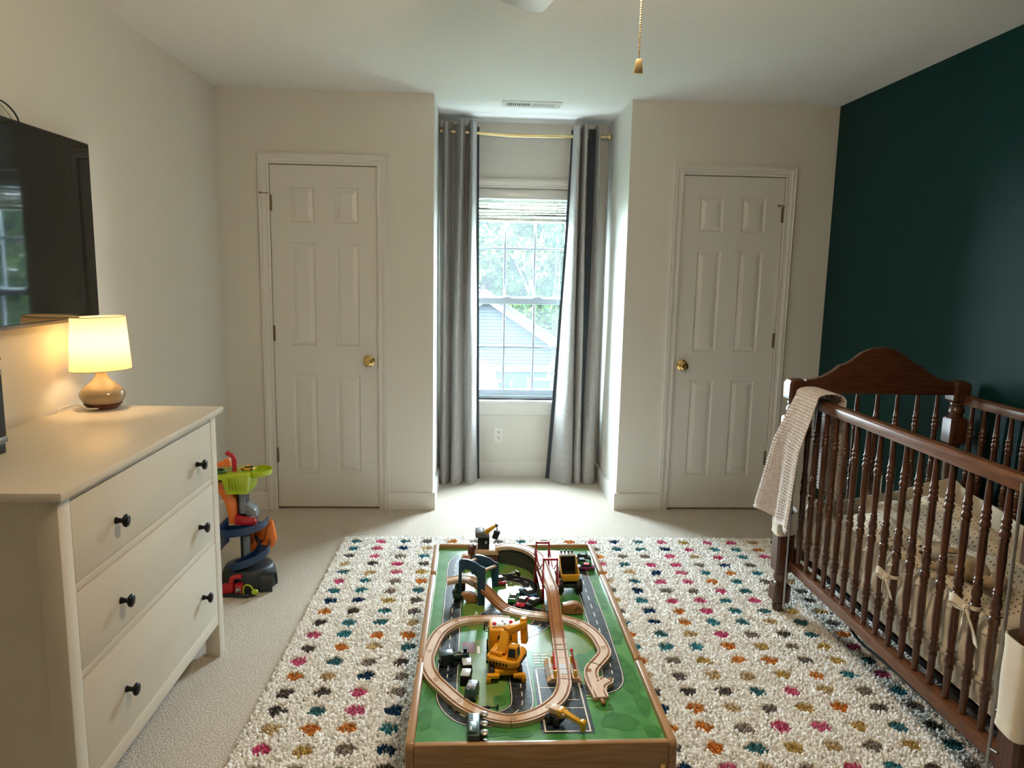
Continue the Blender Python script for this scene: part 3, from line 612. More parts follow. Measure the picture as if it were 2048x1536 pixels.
# ------------------------------------------------------------------ rug: shag tufts with yarn-coloured dots
def make_rug():
    x0, x1, y0, y1 = -.700, 1.735, 1.20, 3.845
    rot = -.012; cx, cy = (x0 + x1) / 2, (y0 + y1) / 2
    t = thing('area_rug', 'cream shag rug with rows of coloured dots under the play table', 'rug', (cx, cy, 0), rot)
    W, Hh = x1 - x0, y1 - y0
    MB().box(-W / 2, W / 2, -Hh / 2, Hh / 2, .001, .008).build('backing', 'rugback', t, world=False)
    sp = .0086; nx, ny = int(W / sp), int(Hh / sp)
    gx, gy = np.meshgrid((np.arange(nx) + .5) / nx * W - W / 2, (np.arange(ny) + .5) / ny * Hh - Hh / 2)
    px = gx.ravel() + rng.uniform(-.0045, .0045, gx.size); py = gy.ravel() + rng.uniform(-.0045, .0045, gx.size)
    n = px.size
    pal = np.array([(.62, .10, .23), (.60, .20, .04), (.055, .24, .29), (.015, .055, .13), (.10, .09, .085), (.52, .36, .12), (.28, .24, .21), (.05, .17, .20), (.56, .42, .24), (.17, .155, .15), (.62, .14, .26), (.62, .24, .06)])
    # dot grid (first column x=-.625, pitch .126; rows pitch .1022 from y=2.04)
    lx = px + cx + .625; ly = py + cy - 2.041
    ci = np.round(lx / .1262).astype(int); cj = np.round(ly / .1022).astype(int)
    # per-dot jitter
    key = (ci * 7919 + cj * 104729) % 100003
    jr = np.sin(key * 12.9898) * 43758.5453; jr = jr - np.floor(jr); j2 = np.sin(key * 78.233) * 12543.123; j2 = j2 - np.floor(j2)
    dx = lx - ci * .1262 + (jr - .5) * .014; dy = ly - cj * .1022 + (j2 - .5) * .012
    rr = (dx / .030) ** 2 + (dy / .0285) ** 2 + rng.uniform(-.22, .22, n)
    dot = (rr < 1.0) & (ci >= 0)
    j3 = np.sin(key * 3.717) * 9973.77; j3 = j3 - np.floor(j3); cidx = (j3 * len(pal)).astype(int) % len(pal)
    base = np.minimum(np.array((.97, .945, .90)) * rng.uniform(.90, 1.04, (n, 1)), .98)
    colr = np.where(dot[:, None], pal[cidx] * rng.uniform(.7, 1.35, (n, 1)), base)
    h = np.where(dot, rng.uniform(.012, .016, n), rng.uniform(.0135, .0195, n)); r = np.where(dot, .0048, rng.uniform(.0056, .0070, n))
    ang = rng.uniform(0, 2 * PI, n) + .6 * np.sin(px * 9) * np.cos(py * 8); lean = rng.uniform(.2, .65, n) * h
    lxv, lyv = np.cos(ang) * lean, np.sin(ang) * lean
    V = np.zeros((n, 7, 3)); q0 = rng.uniform(0, 2 * PI, n)
    for k in range(3):
        a = q0 + 2 * PI * k / 3
        V[:, k, 0] = px + np.cos(a) * r * .8; V[:, k, 1] = py + np.sin(a) * r * .8; V[:, k, 2] = .006
        V[:, 3 + k, 0] = px + lxv * .45 + np.cos(a) * r; V[:, 3 + k, 1] = py + lyv * .45 + np.sin(a) * r; V[:, 3 + k, 2] = .006 + h * .72
    V[:, 6, 0] = px + lxv; V[:, 6, 1] = py + lyv; V[:, 6, 2] = .006 + h
    tri = np.array([(0, 1, 4), (0, 4, 3), (1, 2, 5), (1, 5, 4), (2, 0, 3), (2, 3, 5), (3, 4, 6), (4, 5, 6), (5, 3, 6)])
    Fm = (tri[None] + (np.arange(n) * 7)[:, None, None]).reshape(-1, 3)
    me = bpy.data.meshes.new('pile'); me.vertices.add(n * 7); me.vertices.foreach_set('co', V.ravel())
    me.loops.add(Fm.size); me.loops.foreach_set('vertex_index', Fm.ravel().astype(np.int32))
    me.polygons.add(len(Fm)); me.polygons.foreach_set('loop_start', np.arange(0, Fm.size, 3, dtype=np.int32))
    me.polygons.foreach_set('use_smooth', np.ones(len(Fm), dtype=bool))
    me.update(calc_edges=True)
    ca = me.color_attributes.new('yarn', 'FLOAT_COLOR', 'POINT'); cc = np.ones((n, 7, 4)); cc[:, :, :3] = colr[:, None, :]
    ca.data.foreach_set('color', cc.ravel()); me.materials.append(M['rug'])
    o = bpy.data.objects.new('pile', me); COL.objects.link(o); o.parent = t; o['kind'] = 'stuff'
    fr = MB()
    for k in range(46):
        x = -W / 2 + W * (k + random.random()) / 46; a = random.uniform(-.8, .8); L = random.uniform(.02, .045)
        fr.tube([(x, Hh / 2 - .004, .010), (x + L * .5 * math.sin(a), Hh / 2 + L * .5, .016), (x + L * math.sin(a * 1.4), Hh / 2 + L * .8, .010)], .0022, 5)
    fo = fr.build('fringe_threads', 'rugback', t, world=False); fo['kind'] = 'stuff'
make_rug()

# ------------------------------------------------------------------ crib
CX0, CX1, CY0, CY1 = 1.360, 2.060, 1.645, 2.970
def spindle_profile(L):
    P = [(0, .0085), (.10, .0115), (.135, .0120), (.140, .0150), (.150, .0150), (.155, .0115), (.163, .0150), (.173, .0150), (.178, .0115), (.190, .0165), (.205, .0165), (.210, .0120), (.220, .0145), (.226, .0130),
         (.30, .0140), (.40, .0115), (.415, .0110), (.418, .0140), (.426, .0140), (.429, .0115), (.433, .0140), (.441, .0140), (.445, .0120), (.470, .0165), (.490, .0155), (.500, .0115), (.508, .0150), (.518, .0150), (.522, .0115), (.530, .0165), (.550, .0170), (.570, .0125), (.576, .0145), (.584, .0145), (.588, .0120), (.592, .0140), (.600, .0135),
         (.70, .0145), (.775, .0120), (.780, .0150), (.790, .0150), (.795, .0115), (.803, .0150), (.813, .0150), (.820, .0165), (.838, .0165), (.843, .0120), (.852, .0150), (.862, .0150), (.868, .0125), (.92, .0120), (1.0, .0095)]
    return [(r * .86, -L * t) for t, r in P]
def make_crib():
    t = thing('crib', 'dark cherry wooden crib with turned spindles beside the teal wall', 'crib', ((CX0 + CX1) / 2, (CY0 + CY1) / 2, 0))
    Ls = .690
    sp = MB(); sp.lathe(spindle_profile(Ls), 12)
    proto = sp.build('spindle', 'cherry_v', t, world=False, angle=55)
    ro = Vector(t.location); first = [True]
    def put(x, y, ztop, L=Ls):
        o = proto if first[0] else dup(proto, t); first[0] = False
        o.location = Vector((x, y, ztop)) - ro; o.scale = (1, 1, L / Ls)
    for k in range(16): put(CX0 + .016, 2.886 - .0757 * k, .945)
    for k in range(16): put(CX1 + .012, 2.900 - .0757 * k, .945)
    for k in range(6): put(1.523 + .0864 * k, CY1 - .012, .985, .70)
    for k in range(6): put(1.523 + .0864 * k, CY0 - .012, .790, .53)
    # long rails
    for nm, x in (('front', CX0), ('back', CX1)):
        pr = [(x - .006, .940), (x + .036, .940), (x + .036, .970), (x + .030, .979), (x + .002, .979), (x - .006, .970)]
        MB().prism(pr, CY0 + .02, CY1 - .02, 'y').build('top_rail', 'cherry_y_lit', t, bevel=.001, angle=30)
        MB().box(x - .004, x + .036, CY0 + .02, CY1 - .02, .218, .258).build('bottom_rail', 'cherry_y_lit', t, bevel=.003)
    # posts
    def post(x, y, top):
        pb = MB(); s = .037
        def oct_(q, z, k=.009): return [(x + a, y + b_, z) for a, b_ in ((-q + k, -q), (q - k, -q), (q, -q + k), (q, q - k), (q - k, q), (-q + k, q), (-q, q - k), (-q, -q + k))]
        def blk(z0, z1, c=.010, ct=None):
            ct = ct or c
            rings = [oct_(s - c, z0), oct_(s, z0 + c), oct_(s, z1 - ct), oct_(s - ct * .35, z1 - ct * .35), oct_(s - ct, z1)]
            vs = [p for r in rings for p in r]; fs = [tuple(range(8))[::-1], tuple(range(32, 40))]
            for i in range(4):
                for k in range(8): l = (k + 1) % 8; fs.append((i * 8 + k, i * 8 + l, i * 8 + 8 + l, i * 8 + 8 + k))
            pb.add(vs, fs)
        T = Matrix.Translation((x, y, 0))
        zt = top
        blk(zt - .095, zt, .012, .020)
        pb.lathe([(.026, zt - .092), (.028, zt - .104), (.022, zt - .110), (.030, zt - .122), (.031, zt - .135), (.024, zt - .148), (.028, zt - .153), (.027, zt - .160)], 20, T)
        blk(zt - .275, zt - .157)
        pb.lathe([(.025, zt - .27), (.028, zt - .283), (.021, zt - .29), (.030, zt - .32), (.031, zt - .40), (.024, zt - .52), (.028, .475), (.028, .44)], 20, T)
        blk(.195, .445)
        pb.lathe([(.026, .20), (.028, .188), (.030, .175), (.028, .160), (.023, .150), (.028, .146), (.027, .135)], 20, T)
        blk(.060, .142, .009)
        pb.lathe([(.026, .066), (.029, .056), (.026, .050), (.027, .040), (.021, .0), (.001, .0)], 20, T)
        return pb.build('post', 'cherry_v', t, angle=32)
    post(CX0 - .017, CY1 - .004, 1.040); post(CX1 - .012, CY1 - .004, 1.040)
    post(CX0 - .017 + .037, CY0 - .022, 1.040); post(CX1 - .012, CY0 - .022, 1.040)
    # arched headboard (far end) and lower footboard
    def board(y, xa, xb, zb, zs, zt):
        w = xb - xa; pts = [(xa, zb), (xb, zb)]
        prof = [(0, 0), (.05, .02), (.11, .10), (.17, .25), (.21, .40), (.225, .46), (.25, .47), (.30, .60), (.36, .82), (.43, .96), (.50, 1.0)]
        top = [(xa + w * u, zs + (zt - zs) * v) for u, v in prof]; top += [(xb - (p[0] - xa), p[1]) for p in top[:-1][::-1]]
        return [(xa, zb)] + top + [(xb, zb)]
    MB().prism(board(0, CX0 + .020, CX1 - .049, .978, 1.036, 1.176), CY1 - .022, CY1 + .006, 'y').build('headboard', 'cherry_x', t, bevel=.003, angle=50)
    MB().prism(board(0, CX0 + .057, CX1 - .049, .785, .84, .90), CY0 - .03, CY0 - .008, 'y').build('footboard', 'cherry_x', t, bevel=.003, angle=50)
    for y in (CY1 - .012, CY0 - .020): MB().box(CX0 + .03, CX1 - .04, y - .014, y + .014, .250, .300).build('end_rail', 'cherry_x', t, bevel=.003)
    for y, z0, z1 in ((2.912, .05, .97), (1.668, .05, .97)):
        r = MB(); r.cyl((CX0 - .020, y, z0), (CX0 - .020, y, z1), .0045, n=10)
        for z in (.085, .265, .375): r.tube([(CX0 - .020, y, z), (CX0 - .020, y + (.035 if y > 2 else -.03), z + .006)], .003, 6)
        ro_ = r.build('drop_side_rod', 'steel', t)
    b = MB(); b.box(CX0 + .05, CX1 - .03, CY0 + .03, CY1 - .05, .262, .276); b.build('mattress_base', 'blackplastic', t)
    br = MB().tube(spline([(CX0 + .03, 2.46, .255), (CX0 + .02, 2.445, .205), (CX0 + .03, 2.38, .175), (CX0 + .05, 2.2, .168), (CX0 + .06, 1.9, .166), (CX0 + .06, 1.72, .17)], 8), .005, 8).build('foot_release_bar', 'blackplastic', t)
make_crib()
# sleeves on the posts (cream cloth)
def sleeve(name, x, y, z0, z1, s, label):
    n = 28
    def fn(u, v):
        a = 2 * PI * u; k = 5; c, d = math.cos(a), math.sin(a); r = s / (abs(c) ** k + abs(d) ** k) ** (1 / k)
        r *= 1 + .03 * math.sin(v * 5 + a * 2) + (.03 if v < .05 or v > .95 else 0)
        return (x + r * c, y + r * d, z0 + (z1 - z0) * v + .008 * math.sin(a + 1))
    t = thing(name, label, 'post cover', (x, y, z0), group='cream cloth sleeves on crib posts')
    MB().grid(n, 10, fn).build('cloth', 'cream', t, angle=80, thick=.003)
    for v0, v1 in ((-.002, .11), (.89, 1.002)):
        def f2(u, v): p = fn(u, v0 + (v1 - v0) * v); return (x + (p[0] - x) * 1.02, y + (p[1] - y) * 1.02, p[2])
        MB().grid(n, 3, f2).build('hem_band', 'cream', t, angle=80, thick=.002)
sleeve('post_cover', CX0 - .017, CY1 - .004, .375, .470, .043, 'cream cloth sleeve on the far crib post below the draped blanket')
sleeve('post_cover', CX0 + .020, CY0 - .022, .345, .590, .045, 'cream cloth sleeve on the near crib post at the right edge')
# mattress and bedding
def make_mattress():
    t = thing('crib_mattress', 'cream crib mattress inside the wooden crib', 'mattress', (1.72, 2.30, .277))
    b = MB().box(CX0 + .050, CX1 - .035, CY0 + .035, CY1 - .050, .277, .430); b.build('pad', 'sheet', t, bevel=.03, seg=4, angle=60)
    for z in (.295, .412):
        q = [(CX0 + .049, CY0 + .07, z), (CX0 + .049, CY1 - .085, z)]
        MB().tube(q, .003, 8).build('piping', 'cream', t)
make_mattress()
def liner(name, label, fn, nu, nv):
    t = thing(name, label, 'crib liner', fn(.5, 0), group='cream fabric crib liners')
    MB().grid(nu, nv, fn).build('panel', 'cream', t, angle=80, thick=.008)
    def band(u, v): p = Vector(fn(u, .86 + .14 * v)); return p
    return t
def fl_front(u, v):
    y = CY0 + .04 + (CY1 - CY0 - .09) * u; z = .300 + (.530 + .015 * math.sin(u * 5) - .300) * v
    k = (y - 2.886) / .0757; x = CX0 + .060 - .024 * abs(math.sin(PI * (k + .5))) * math.sin(PI * min(1, v * 1.02)) ** .6 + .006 * math.sin(y * 40 + v * 9)
    return (x, y, z)
lf = liner('crib_liner', 'quilted cream liner laced along the open front side of the crib', fl_front, 120, 16)
def hem(lt, fn, nu, off):
    def g(u, v): p = fn(u, .86 + .16 * v); return (p[0] + off[0], p[1] + off[1], p[2])
    MB().grid(nu, 3, g).build('top_band', 'cream', lt, angle=80, thick=.004)
hem(lf, fl_front, 120, (-.006, 0, 0))
MB().grid(120, 2, lambda u, v: (lambda p: (p[0] - .005, p[1], p[2]))(fl_front(u, .28 + .05 * v))).build('lower_band', 'sheet', lf, angle=80, thick=.003)
def fl_head(u, v):
    x = CX0 + .07 + (CX1 - CX0 - .12) * u; zt = .520 + .105 * u ** 1.6; return (x, CY1 - .048 - .006 * math.sin(x * 30 + v * 4), .34 + (zt - .34) * v)
lh = liner('crib_liner', 'cream liner along the arched headboard end of the crib', fl_head, 40, 8); hem(lh, fl_head, 40, (0, -.006, 0))
def fl_back(u, v):
    y = CY0 + .04 + (CY1 - CY0 - .09) * u; zt = .545 + .075 * u ** 3; return (CX1 - .028 - .008 * math.sin(y * 22 + v * 3), y, .34 + (zt - .34) * v)
lb = liner('crib_liner', 'cream liner along the wall side of the crib', fl_back, 60, 8); hem(lb, fl_back, 60, (-.006, 0, 0))
def make_comforter():
    x0, x1, y0, y1 = CX0 + .12, CX1 - .06, 1.98, CY1 - .075
    R = np.random.default_rng(3); A = [(R.uniform(4, 16), R.uniform(4, 16), R.uniform(0, 6), R.uniform(.003, .011)) for _ in range(9)]
    def fn(u, v):
        x = x0 + (x1 - x0) * u + .025 * math.sin(v * 9) * (1 - u); y = y0 + (y1 - y0) * v + .03 * math.sin(u * 6)
        z = .485 + .09 * math.exp(-((u - .75) ** 2 / .12 + (v - .85) ** 2 / .08)) + .035 * math.exp(-((u - .3) ** 2 / .03 + (v - .8) ** 2 / .05))
        for a, b_, c, d in A: z += d * math.sin(a * u * 2 + b_ * v * 1.5 + c)
        e = min(u, 1 - u, v, 1 - v); z -= .035 * math.exp(-e * 22); return (x, y, max(z, .437))
    t = thing('comforter', 'crumpled cream quilt with small brown dots in the crib', 'blanket', (1.75, 2.4, .43))
    MB().grid(70, 90, fn).build('cloth', 'dotted', t, angle=80, thick=.012)
make_comforter()
def make_blanket2():
    t = thing('folded_sheet', 'cream sheet with small black prints lying near the front of the crib', 'sheet', (1.53, 1.85, .43))
    def fn(u, v): x = CX0 + .09 + .30 * u; y = 1.70 + .32 * v; return (x, y, .448 + .010 * math.sin(u * 9 + v * 7) + .006 * math.sin(v * 21))
    MB().grid(24, 24, fn).build('cloth', 'cream', t, angle=80, thick=.006)
    for k in range(9):
        u, v = random.uniform(.05, .6), random.uniform(.2, .95); p = fn(u, v)
        q = [(p[0] + .010 * math.cos(i * 1.1 + k), p[1] + .013 * math.sin(i * 1.7 + k), p[2] + .0075) for i in range(6)]
        MB().tube(spline(q, 3), .0014, 5).build('printed_motif', 'blackplastic', t)
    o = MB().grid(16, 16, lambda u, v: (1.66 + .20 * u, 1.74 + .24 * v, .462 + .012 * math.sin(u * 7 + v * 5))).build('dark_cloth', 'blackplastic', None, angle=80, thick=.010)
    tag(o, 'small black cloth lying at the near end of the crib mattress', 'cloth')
make_blanket2()
def make_plush():
    ox, oy, oz = 1.560, 2.300, .548
    t = thing('plush_toy', 'tan plush animal with white spotted face lying in the crib', 'stuffed toy', (ox, oy, .45))
    MB().ball((ox, oy, oz), (.040, .038, .034), 16, 12).build('head', 'plushwhite', t)
    b = MB(); b.ball((ox + .06, oy - .11, oz - .016), (.052, .085, .034), 16, 12, T=RZ(-.4)); b.build('body', 'plush', t)
    for sx, sy, a in ((.052, .028, .5), (.048, -.018, -.5)):
        MB().ball((ox + sx, oy + sy, oz + .010), (.038, .019, .011), 12, 8, T=RZ(a)).build('ear', 'plush', t)
    for dx, dy, a in ((.03, -.06, 2.2), (-.01, -.10, 2.6), (.05, -.19, 1.9), (.11, -.18, 1.2)):
        MB().ball((ox + dx, oy + dy, oz - .022), (.05, .019, .018), 12, 8, T=RZ(a)).build('limb', 'plush', t)
    for dy in (-.010, .012): MB().ball((ox - .034, oy + dy, oz + .012), .005, 10, 8).build('eye', 'blackplastic', t)
    MB().ball((ox - .041, oy, oz - .004), (.006, .008, .005), 10, 8).build('nose', 'maroon', t)
make_plush()
def bow(name, y, z, sc, label):
    x = CX0 - .002; t = thing(name, label, 'bow', (x, y, z), group='cream ribbon bows on crib spindles')
    def ribbon(nm, pts, w):
        pts = spline(pts, 6); vs = []; fs = []
        for i, p in enumerate(pts):
            vs += [p + Vector((0, 0, w / 2)), p - Vector((0, 0, w / 2))]
        for i in range(len(pts) - 1): fs.append((2 * i, 2 * i + 1, 2 * i + 3, 2 * i + 2))
        MB().add(vs, fs).build(nm, 'cream', t, angle=80, thick=.0016)
    s = sc
    q = [(CX0 + .016 + .0185 * math.cos(a), y + .0185 * math.sin(a), z) for a in np.linspace(0, 2 * PI, 15)]
    ribbon('wrap', q, .011)
    MB().ball((x - .008, y, z), (.009, .009, .009), 12, 8).build('knot', 'cream', t)
    ribbon('loop', [(x - .01, y, z), (x - .025, y + .03 * s, z + .014), (x - .02, y + .055 * s, z + .002), (x - .012, y + .03 * s, z - .006), (x - .008, y, z)], .024)
    ribbon('loop', [(x - .01, y, z), (x - .028, y - .02 * s, z - .022), (x - .026, y - .012 * s, z - .042), (x - .016, y - .002, z - .028), (x - .008, y, z)], .020)
    vs = []
    for nm, pts in (('tail', [(x - .01, y, z), (x - .02, y - .026 * s, z - .012), (x - .016, y - .048 * s, z - .05 * s), (x - .010, y - .054 * s, z - .085 * s)]),):
        p4 = spline(pts, 6); v2 = []; f2 = []
        for i, p in enumerate(p4): v2 += [p + Vector((0, .008, .003)), p - Vector((0, .008, .003))]
        for i in range(len(p4) - 1): f2.append((2 * i, 2 * i + 1, 2 * i + 3, 2 * i + 2))
        MB().add(v2, f2).build(nm, 'cream', t, angle=80, thick=.0016)
bow('ribbon_bow', 2.886 - .0757 * 9, .500, .7, 'small cream ribbon bow tied on a spindle at the crib middle')
bow('ribbon_bow', 2.886 - .0757 * 14, .575, 1.0, 'larger cream ribbon bow tied on a spindle near the right edge')
# waffle blanket over the front rail
def make_throw():
    t = thing('waffle_blanket', 'beige waffle-knit blanket draped over the far end of the crib rail', 'blanket', (CX0, 2.85, .97))
    Lf, Lb = .530, .40; tot = Lf + .10 + Lb
    def fn(u, v):
        s = v * tot; fold = math.sin(u * 7.5 + .6)
        if s < Lf:
            d = Lf - s; z = .990 - d; spread = d / Lf
            x = CX0 - .036 - .042 * min(1, spread * 2.5) - .016 * fold * spread - .012 * spread * math.cos(u * 14)
            yl, yr = 2.898 + .205 * spread, 2.715 + .040 * spread
        elif s < Lf + .10:
            a = (s - Lf) / .10 * PI; z = .990 + .022 * math.sin(a); x = CX0 + .014 - .050 * math.cos(a); yl, yr = 2.898, 2.715
        else:
            d = s - Lf - .10; z = .990 - d; x = CX0 + .064 + .008 * fold; yl, yr = 2.893, 2.712
        y = yr + (yl - yr) * u
        c = .0135; W = .27; wf = max(abs(math.cos(PI * u * W / c)), abs(math.cos(PI * s / c))) ** 3
        nx = -1 if s < Lf + .05 else 1
        x += nx * .0060 * wf * (abs(math.cos((s - Lf - .05) * 3)) if Lf < s < Lf + .1 else 1); z += .0045 * wf if Lf < s < Lf + .1 else 0
        z += .010 * math.sin(u * 9) * max(0, 1 - s / .1) - .03 * u * max(0, 1 - s / .3) * 0
        return (x, y, z)
    MB().grid(130, 340, fn).build('cloth', 'waffle', t, angle=80, thick=.003)
    def hemf(u, v): p = fn(u, 0); return (p[0] + .004 * math.sin(v * 6), p[1], p[2] - .022 * v)
    MB().grid(60, 3, hemf).build('hem', 'waffle', t, angle=80, thick=.003)
make_throw()

# ------------------------------------------------------------------ play table
TX0, TX1, TY0, TY1, TB, TR = -.140, .470, 1.500, 2.730, .397, .411
def make_table():
    t = thing('play_table', 'low wooden play table with printed green road board', 'table', ((TX0 + TX1) / 2, (TY0 + TY1) / 2, 0))
    MB().box(TX0 + .016, TX1 - .016, TY0 + .016, TY1 - .016, TB - .012, TB).build('board', 'grass', t)
    cuts = [TY0, 1.868, 2.447, TY1]
    for s, x0 in ((-1, TX0 - .002), (1, TX1 - .018)):
        for k in range(3):
            ya, yb = cuts[k] + .001, cuts[k + 1] - .001; r = .016
            if k < 2: yb -= .002
            poly = [(ya, TB - .16), (yb, TB - .16)] + [(yb - r + r * math.cos(a), TR - r + r * math.sin(a)) for a in np.linspace(0, PI / 2, 6)] + [(ya + r - r * math.cos(a), TR - r + r * math.sin(a)) for a in np.linspace(PI / 2, 0, 6)]
            MB().prism(poly, x0, x0 + .020, 'x').build('side_rail', 'tablewood_y', t, bevel=.004, seg=3, angle=50)
    for y0 in (TY0, TY1 - .016):
        e = MB().box(TX0 + .018, TX1 - .018, y0, y0 + .016, TB - .16, TR - .001).build('end_rail', 'tablewood_x', t, bevel=.0025, angle=50)
        if y0 == TY0:
            for sx in (TX0 + .030, TX1 - .030):
                MB().cyl((sx, TY0 - .0015, .352), (sx, TY0 + .002, .352), .0062, n=16).build('screw', 'brass', e, bevel=.0008)
    for sx in (TX0 + .02, TX1 - .07):
        for sy in (TY0 + .02, TY1 - .07): MB().box(sx, sx + .05, sy, sy + .05, .012, TB - .012).build('leg', 'tablewood_y', t, bevel=.004)
    MB().box(TX0 + .03, TX1 - .03, TY0 + .03, TY1 - .03, .10, .115).build('lower_shelf', 'tablewood_x', t)
    # printed roads: thin layers on the board
    def strip(pts, w, z, per=8):
        p = spline([(x, y, z) for x, y in pts], per); b = MB()
        b.sweep(p, [(-w / 2, -.0002), (w / 2, -.0002), (w / 2, 0), (-w / 2, 0)]); return b
    def many(list_, w, z, name, m):
        b = MB()
        for pts in list_:
            q = strip(pts, w, z); b.add(q.v, q.f)
        o = b.build(name, m, t); o['kind'] = 'stuff'; return o
    def dashes(pts, w, z, L=.016, G=.017):
        p = spline([(x, y, z) for x, y in pts], 14); b = MB(); acc = 0; cur = [p[0]]
        on_ = True
        for i in range(1, len(p)):
            acc += (p[i] - p[i - 1]).length; cur.append(p[i])
            if acc > (L if on_ else G):
                if on_ and len(cur) > 1: b.sweep(cur, [(-w / 2, -.0002), (w / 2, -.0002), (w / 2, 0), (-w / 2, 0)])
                cur = [p[i]]; acc = 0; on_ = not on_
        return b
    Z = TB + .0005
    ringL = [(.06, 2.665), (.0, 2.655), (-.04, 2.61), (-.055, 2.54), (-.056, 2.4), (-.057, 2.2), (-.058, 2.0), (-.058, 1.85), (-.058, 1.74), (-.045, 1.675), (-.01, 1.625), (.045, 1.612), (.10, 1.63), (.13, 1.675), (.132, 1.76), (.130, 1.85), (.128, 1.95)]
    ringR = [(.28, 2.665), (.345, 2.655), (.375, 2.60), (.388, 2.5), (.388, 2.3), (.388, 2.1), (.385, 1.95), (.383, 1.85), (.375, 1.775), (.345, 1.745), (.29, 1.735)]
    mid = [(.05, 2.14), (.075, 2.17), (.11, 2.185), (.16, 2.18), (.21, 2.17), (.22, 2.11), (.19, 2.06), (.14, 2.03), (.09, 2.06), (.06, 2.11), (.05, 2.14)]
    diag = [(.12, 2.185), (.16, 2.26), (.20, 2.34), (.19, 2.40), (.14, 2.43), (.09, 2.45)]
    roads = [ringL, ringR, mid, diag]
    many(roads, .060, Z, 'printed_road', 'road')
    b = MB(); b.box(.168, .294, 1.556, 1.850, Z - .0002, Z); o = b.build('printed_car_park', 'road', t)
    def offset(pts, d):
        p = spline([(x, y, 0) for x, y in pts], 6); out = []
        for i in range(len(p)):
            tt = (p[min(i + 1, len(p) - 1)] - p[max(i - 1, 0)]).normalized(); out.append((p[i].x + tt.y * d, p[i].y - tt.x * d))
        return out[::3] + [out[-1]]
    many([offset(r, s * .0265) for r in roads for s in (-1, 1)], .0022, Z + .0004, 'printed_edge_line', 'line')
    b = MB()
    for r in roads: q = dashes(r, .0030, Z + .0006); b.add(q.v, q.f)
    for xa, ya, xb, yb in ((.176, 1.565, .180, 1.842), (.282, 1.565, .286, 1.80), (.176, 1.562, .286, 1.566), (.176, 1.838, .286, 1.842), (.180, 1.655, .282, 1.658), (.180, 1.745, .22, 1.748), (.24, 1.69, .275, 1.693), (.296, 1.694, .31, 1.697)):
        b.box(xa, xb, ya, yb, Z, Z + .0004)
    o = b.build('printed_dashes', 'line', t); o['kind'] = 'stuff'
    def blob(cx, cy, rx, ry, seed, z, wob=.18):
        R = np.random.default_rng(seed); ph = R.uniform(0, 6, 4)
        pts = [(cx + rx * (1 + wob * math.sin(3 * a + ph[0]) * .6 + wob * math.sin(5 * a + ph[1]) * .5) * math.cos(a), cy + ry * (1 + wob * math.sin(4 * a + ph[2]) * .6) * math.sin(a)) for a in np.linspace(0, 2 * PI, 40)[:-1]]
        return MB().prism(pts, z - .0002, z)
    b = MB()
    for k, (cx, cy, rx, ry) in enumerate([(.36, 1.60, .045, .035), (.42, 1.80, .026, .10), (.425, 2.02, .022, .06), (.43, 1.56, .020, .025), (.425, 2.25, .020, .06), (-.105, 1.62, .018, .045), (-.10, 1.74, .014, .04), (.335, 1.66, .020, .015), (.05, 1.56, .05, .012), (.12, 1.555, .03, .014), (.31, 1.87, .016, .05), (.075, 1.69, .016, .025), (.43, 1.67, .018, .05)]):
        q = blob(cx, cy, rx, ry, k, Z - .0001 + .00003 * k); b.add(q.v, q.f)
    o = b.build('printed_bushes', 'grass2', t); o['kind'] = 'stuff'
    b = MB()
    for x0, x1, y0, y1 in ((-.028, .10, 1.66, 2.0), (-.026, .05, 2.05, 2.62), (.15, .36, 1.90, 2.05), (.10, .34, 2.22, 2.62)):
        q = blob((x0 + x1) / 2, (y0 + y1) / 2, (x1 - x0) / 2, (y1 - y0) / 2, int(x0 * 1000) % 50, Z - .0003 + .00003 * x0, .05); b.add(q.v, q.f)
    o = b.build('printed_meadow', 'grass3', t); o['kind'] = 'stuff'
    MB().box(-.022, .016, 1.925, 1.985, Z - .0001, Z + .0002).build('printed_house', 'pmaroon', t); MB().box(.020, .028, 1.92, 1.96, Z, Z + .0004).build('printed_path', 'line', t)
    b = MB()
    for k in range(2):
        for j in range(4): b.box(.175 + .022 * k, .193 + .022 * k, 1.865 + .014 * j, 1.872 + .014 * j, Z, Z + .0003)
    o = b.build('printed_crosswalk', 'line', t); o['kind'] = 'stuff'
make_table()

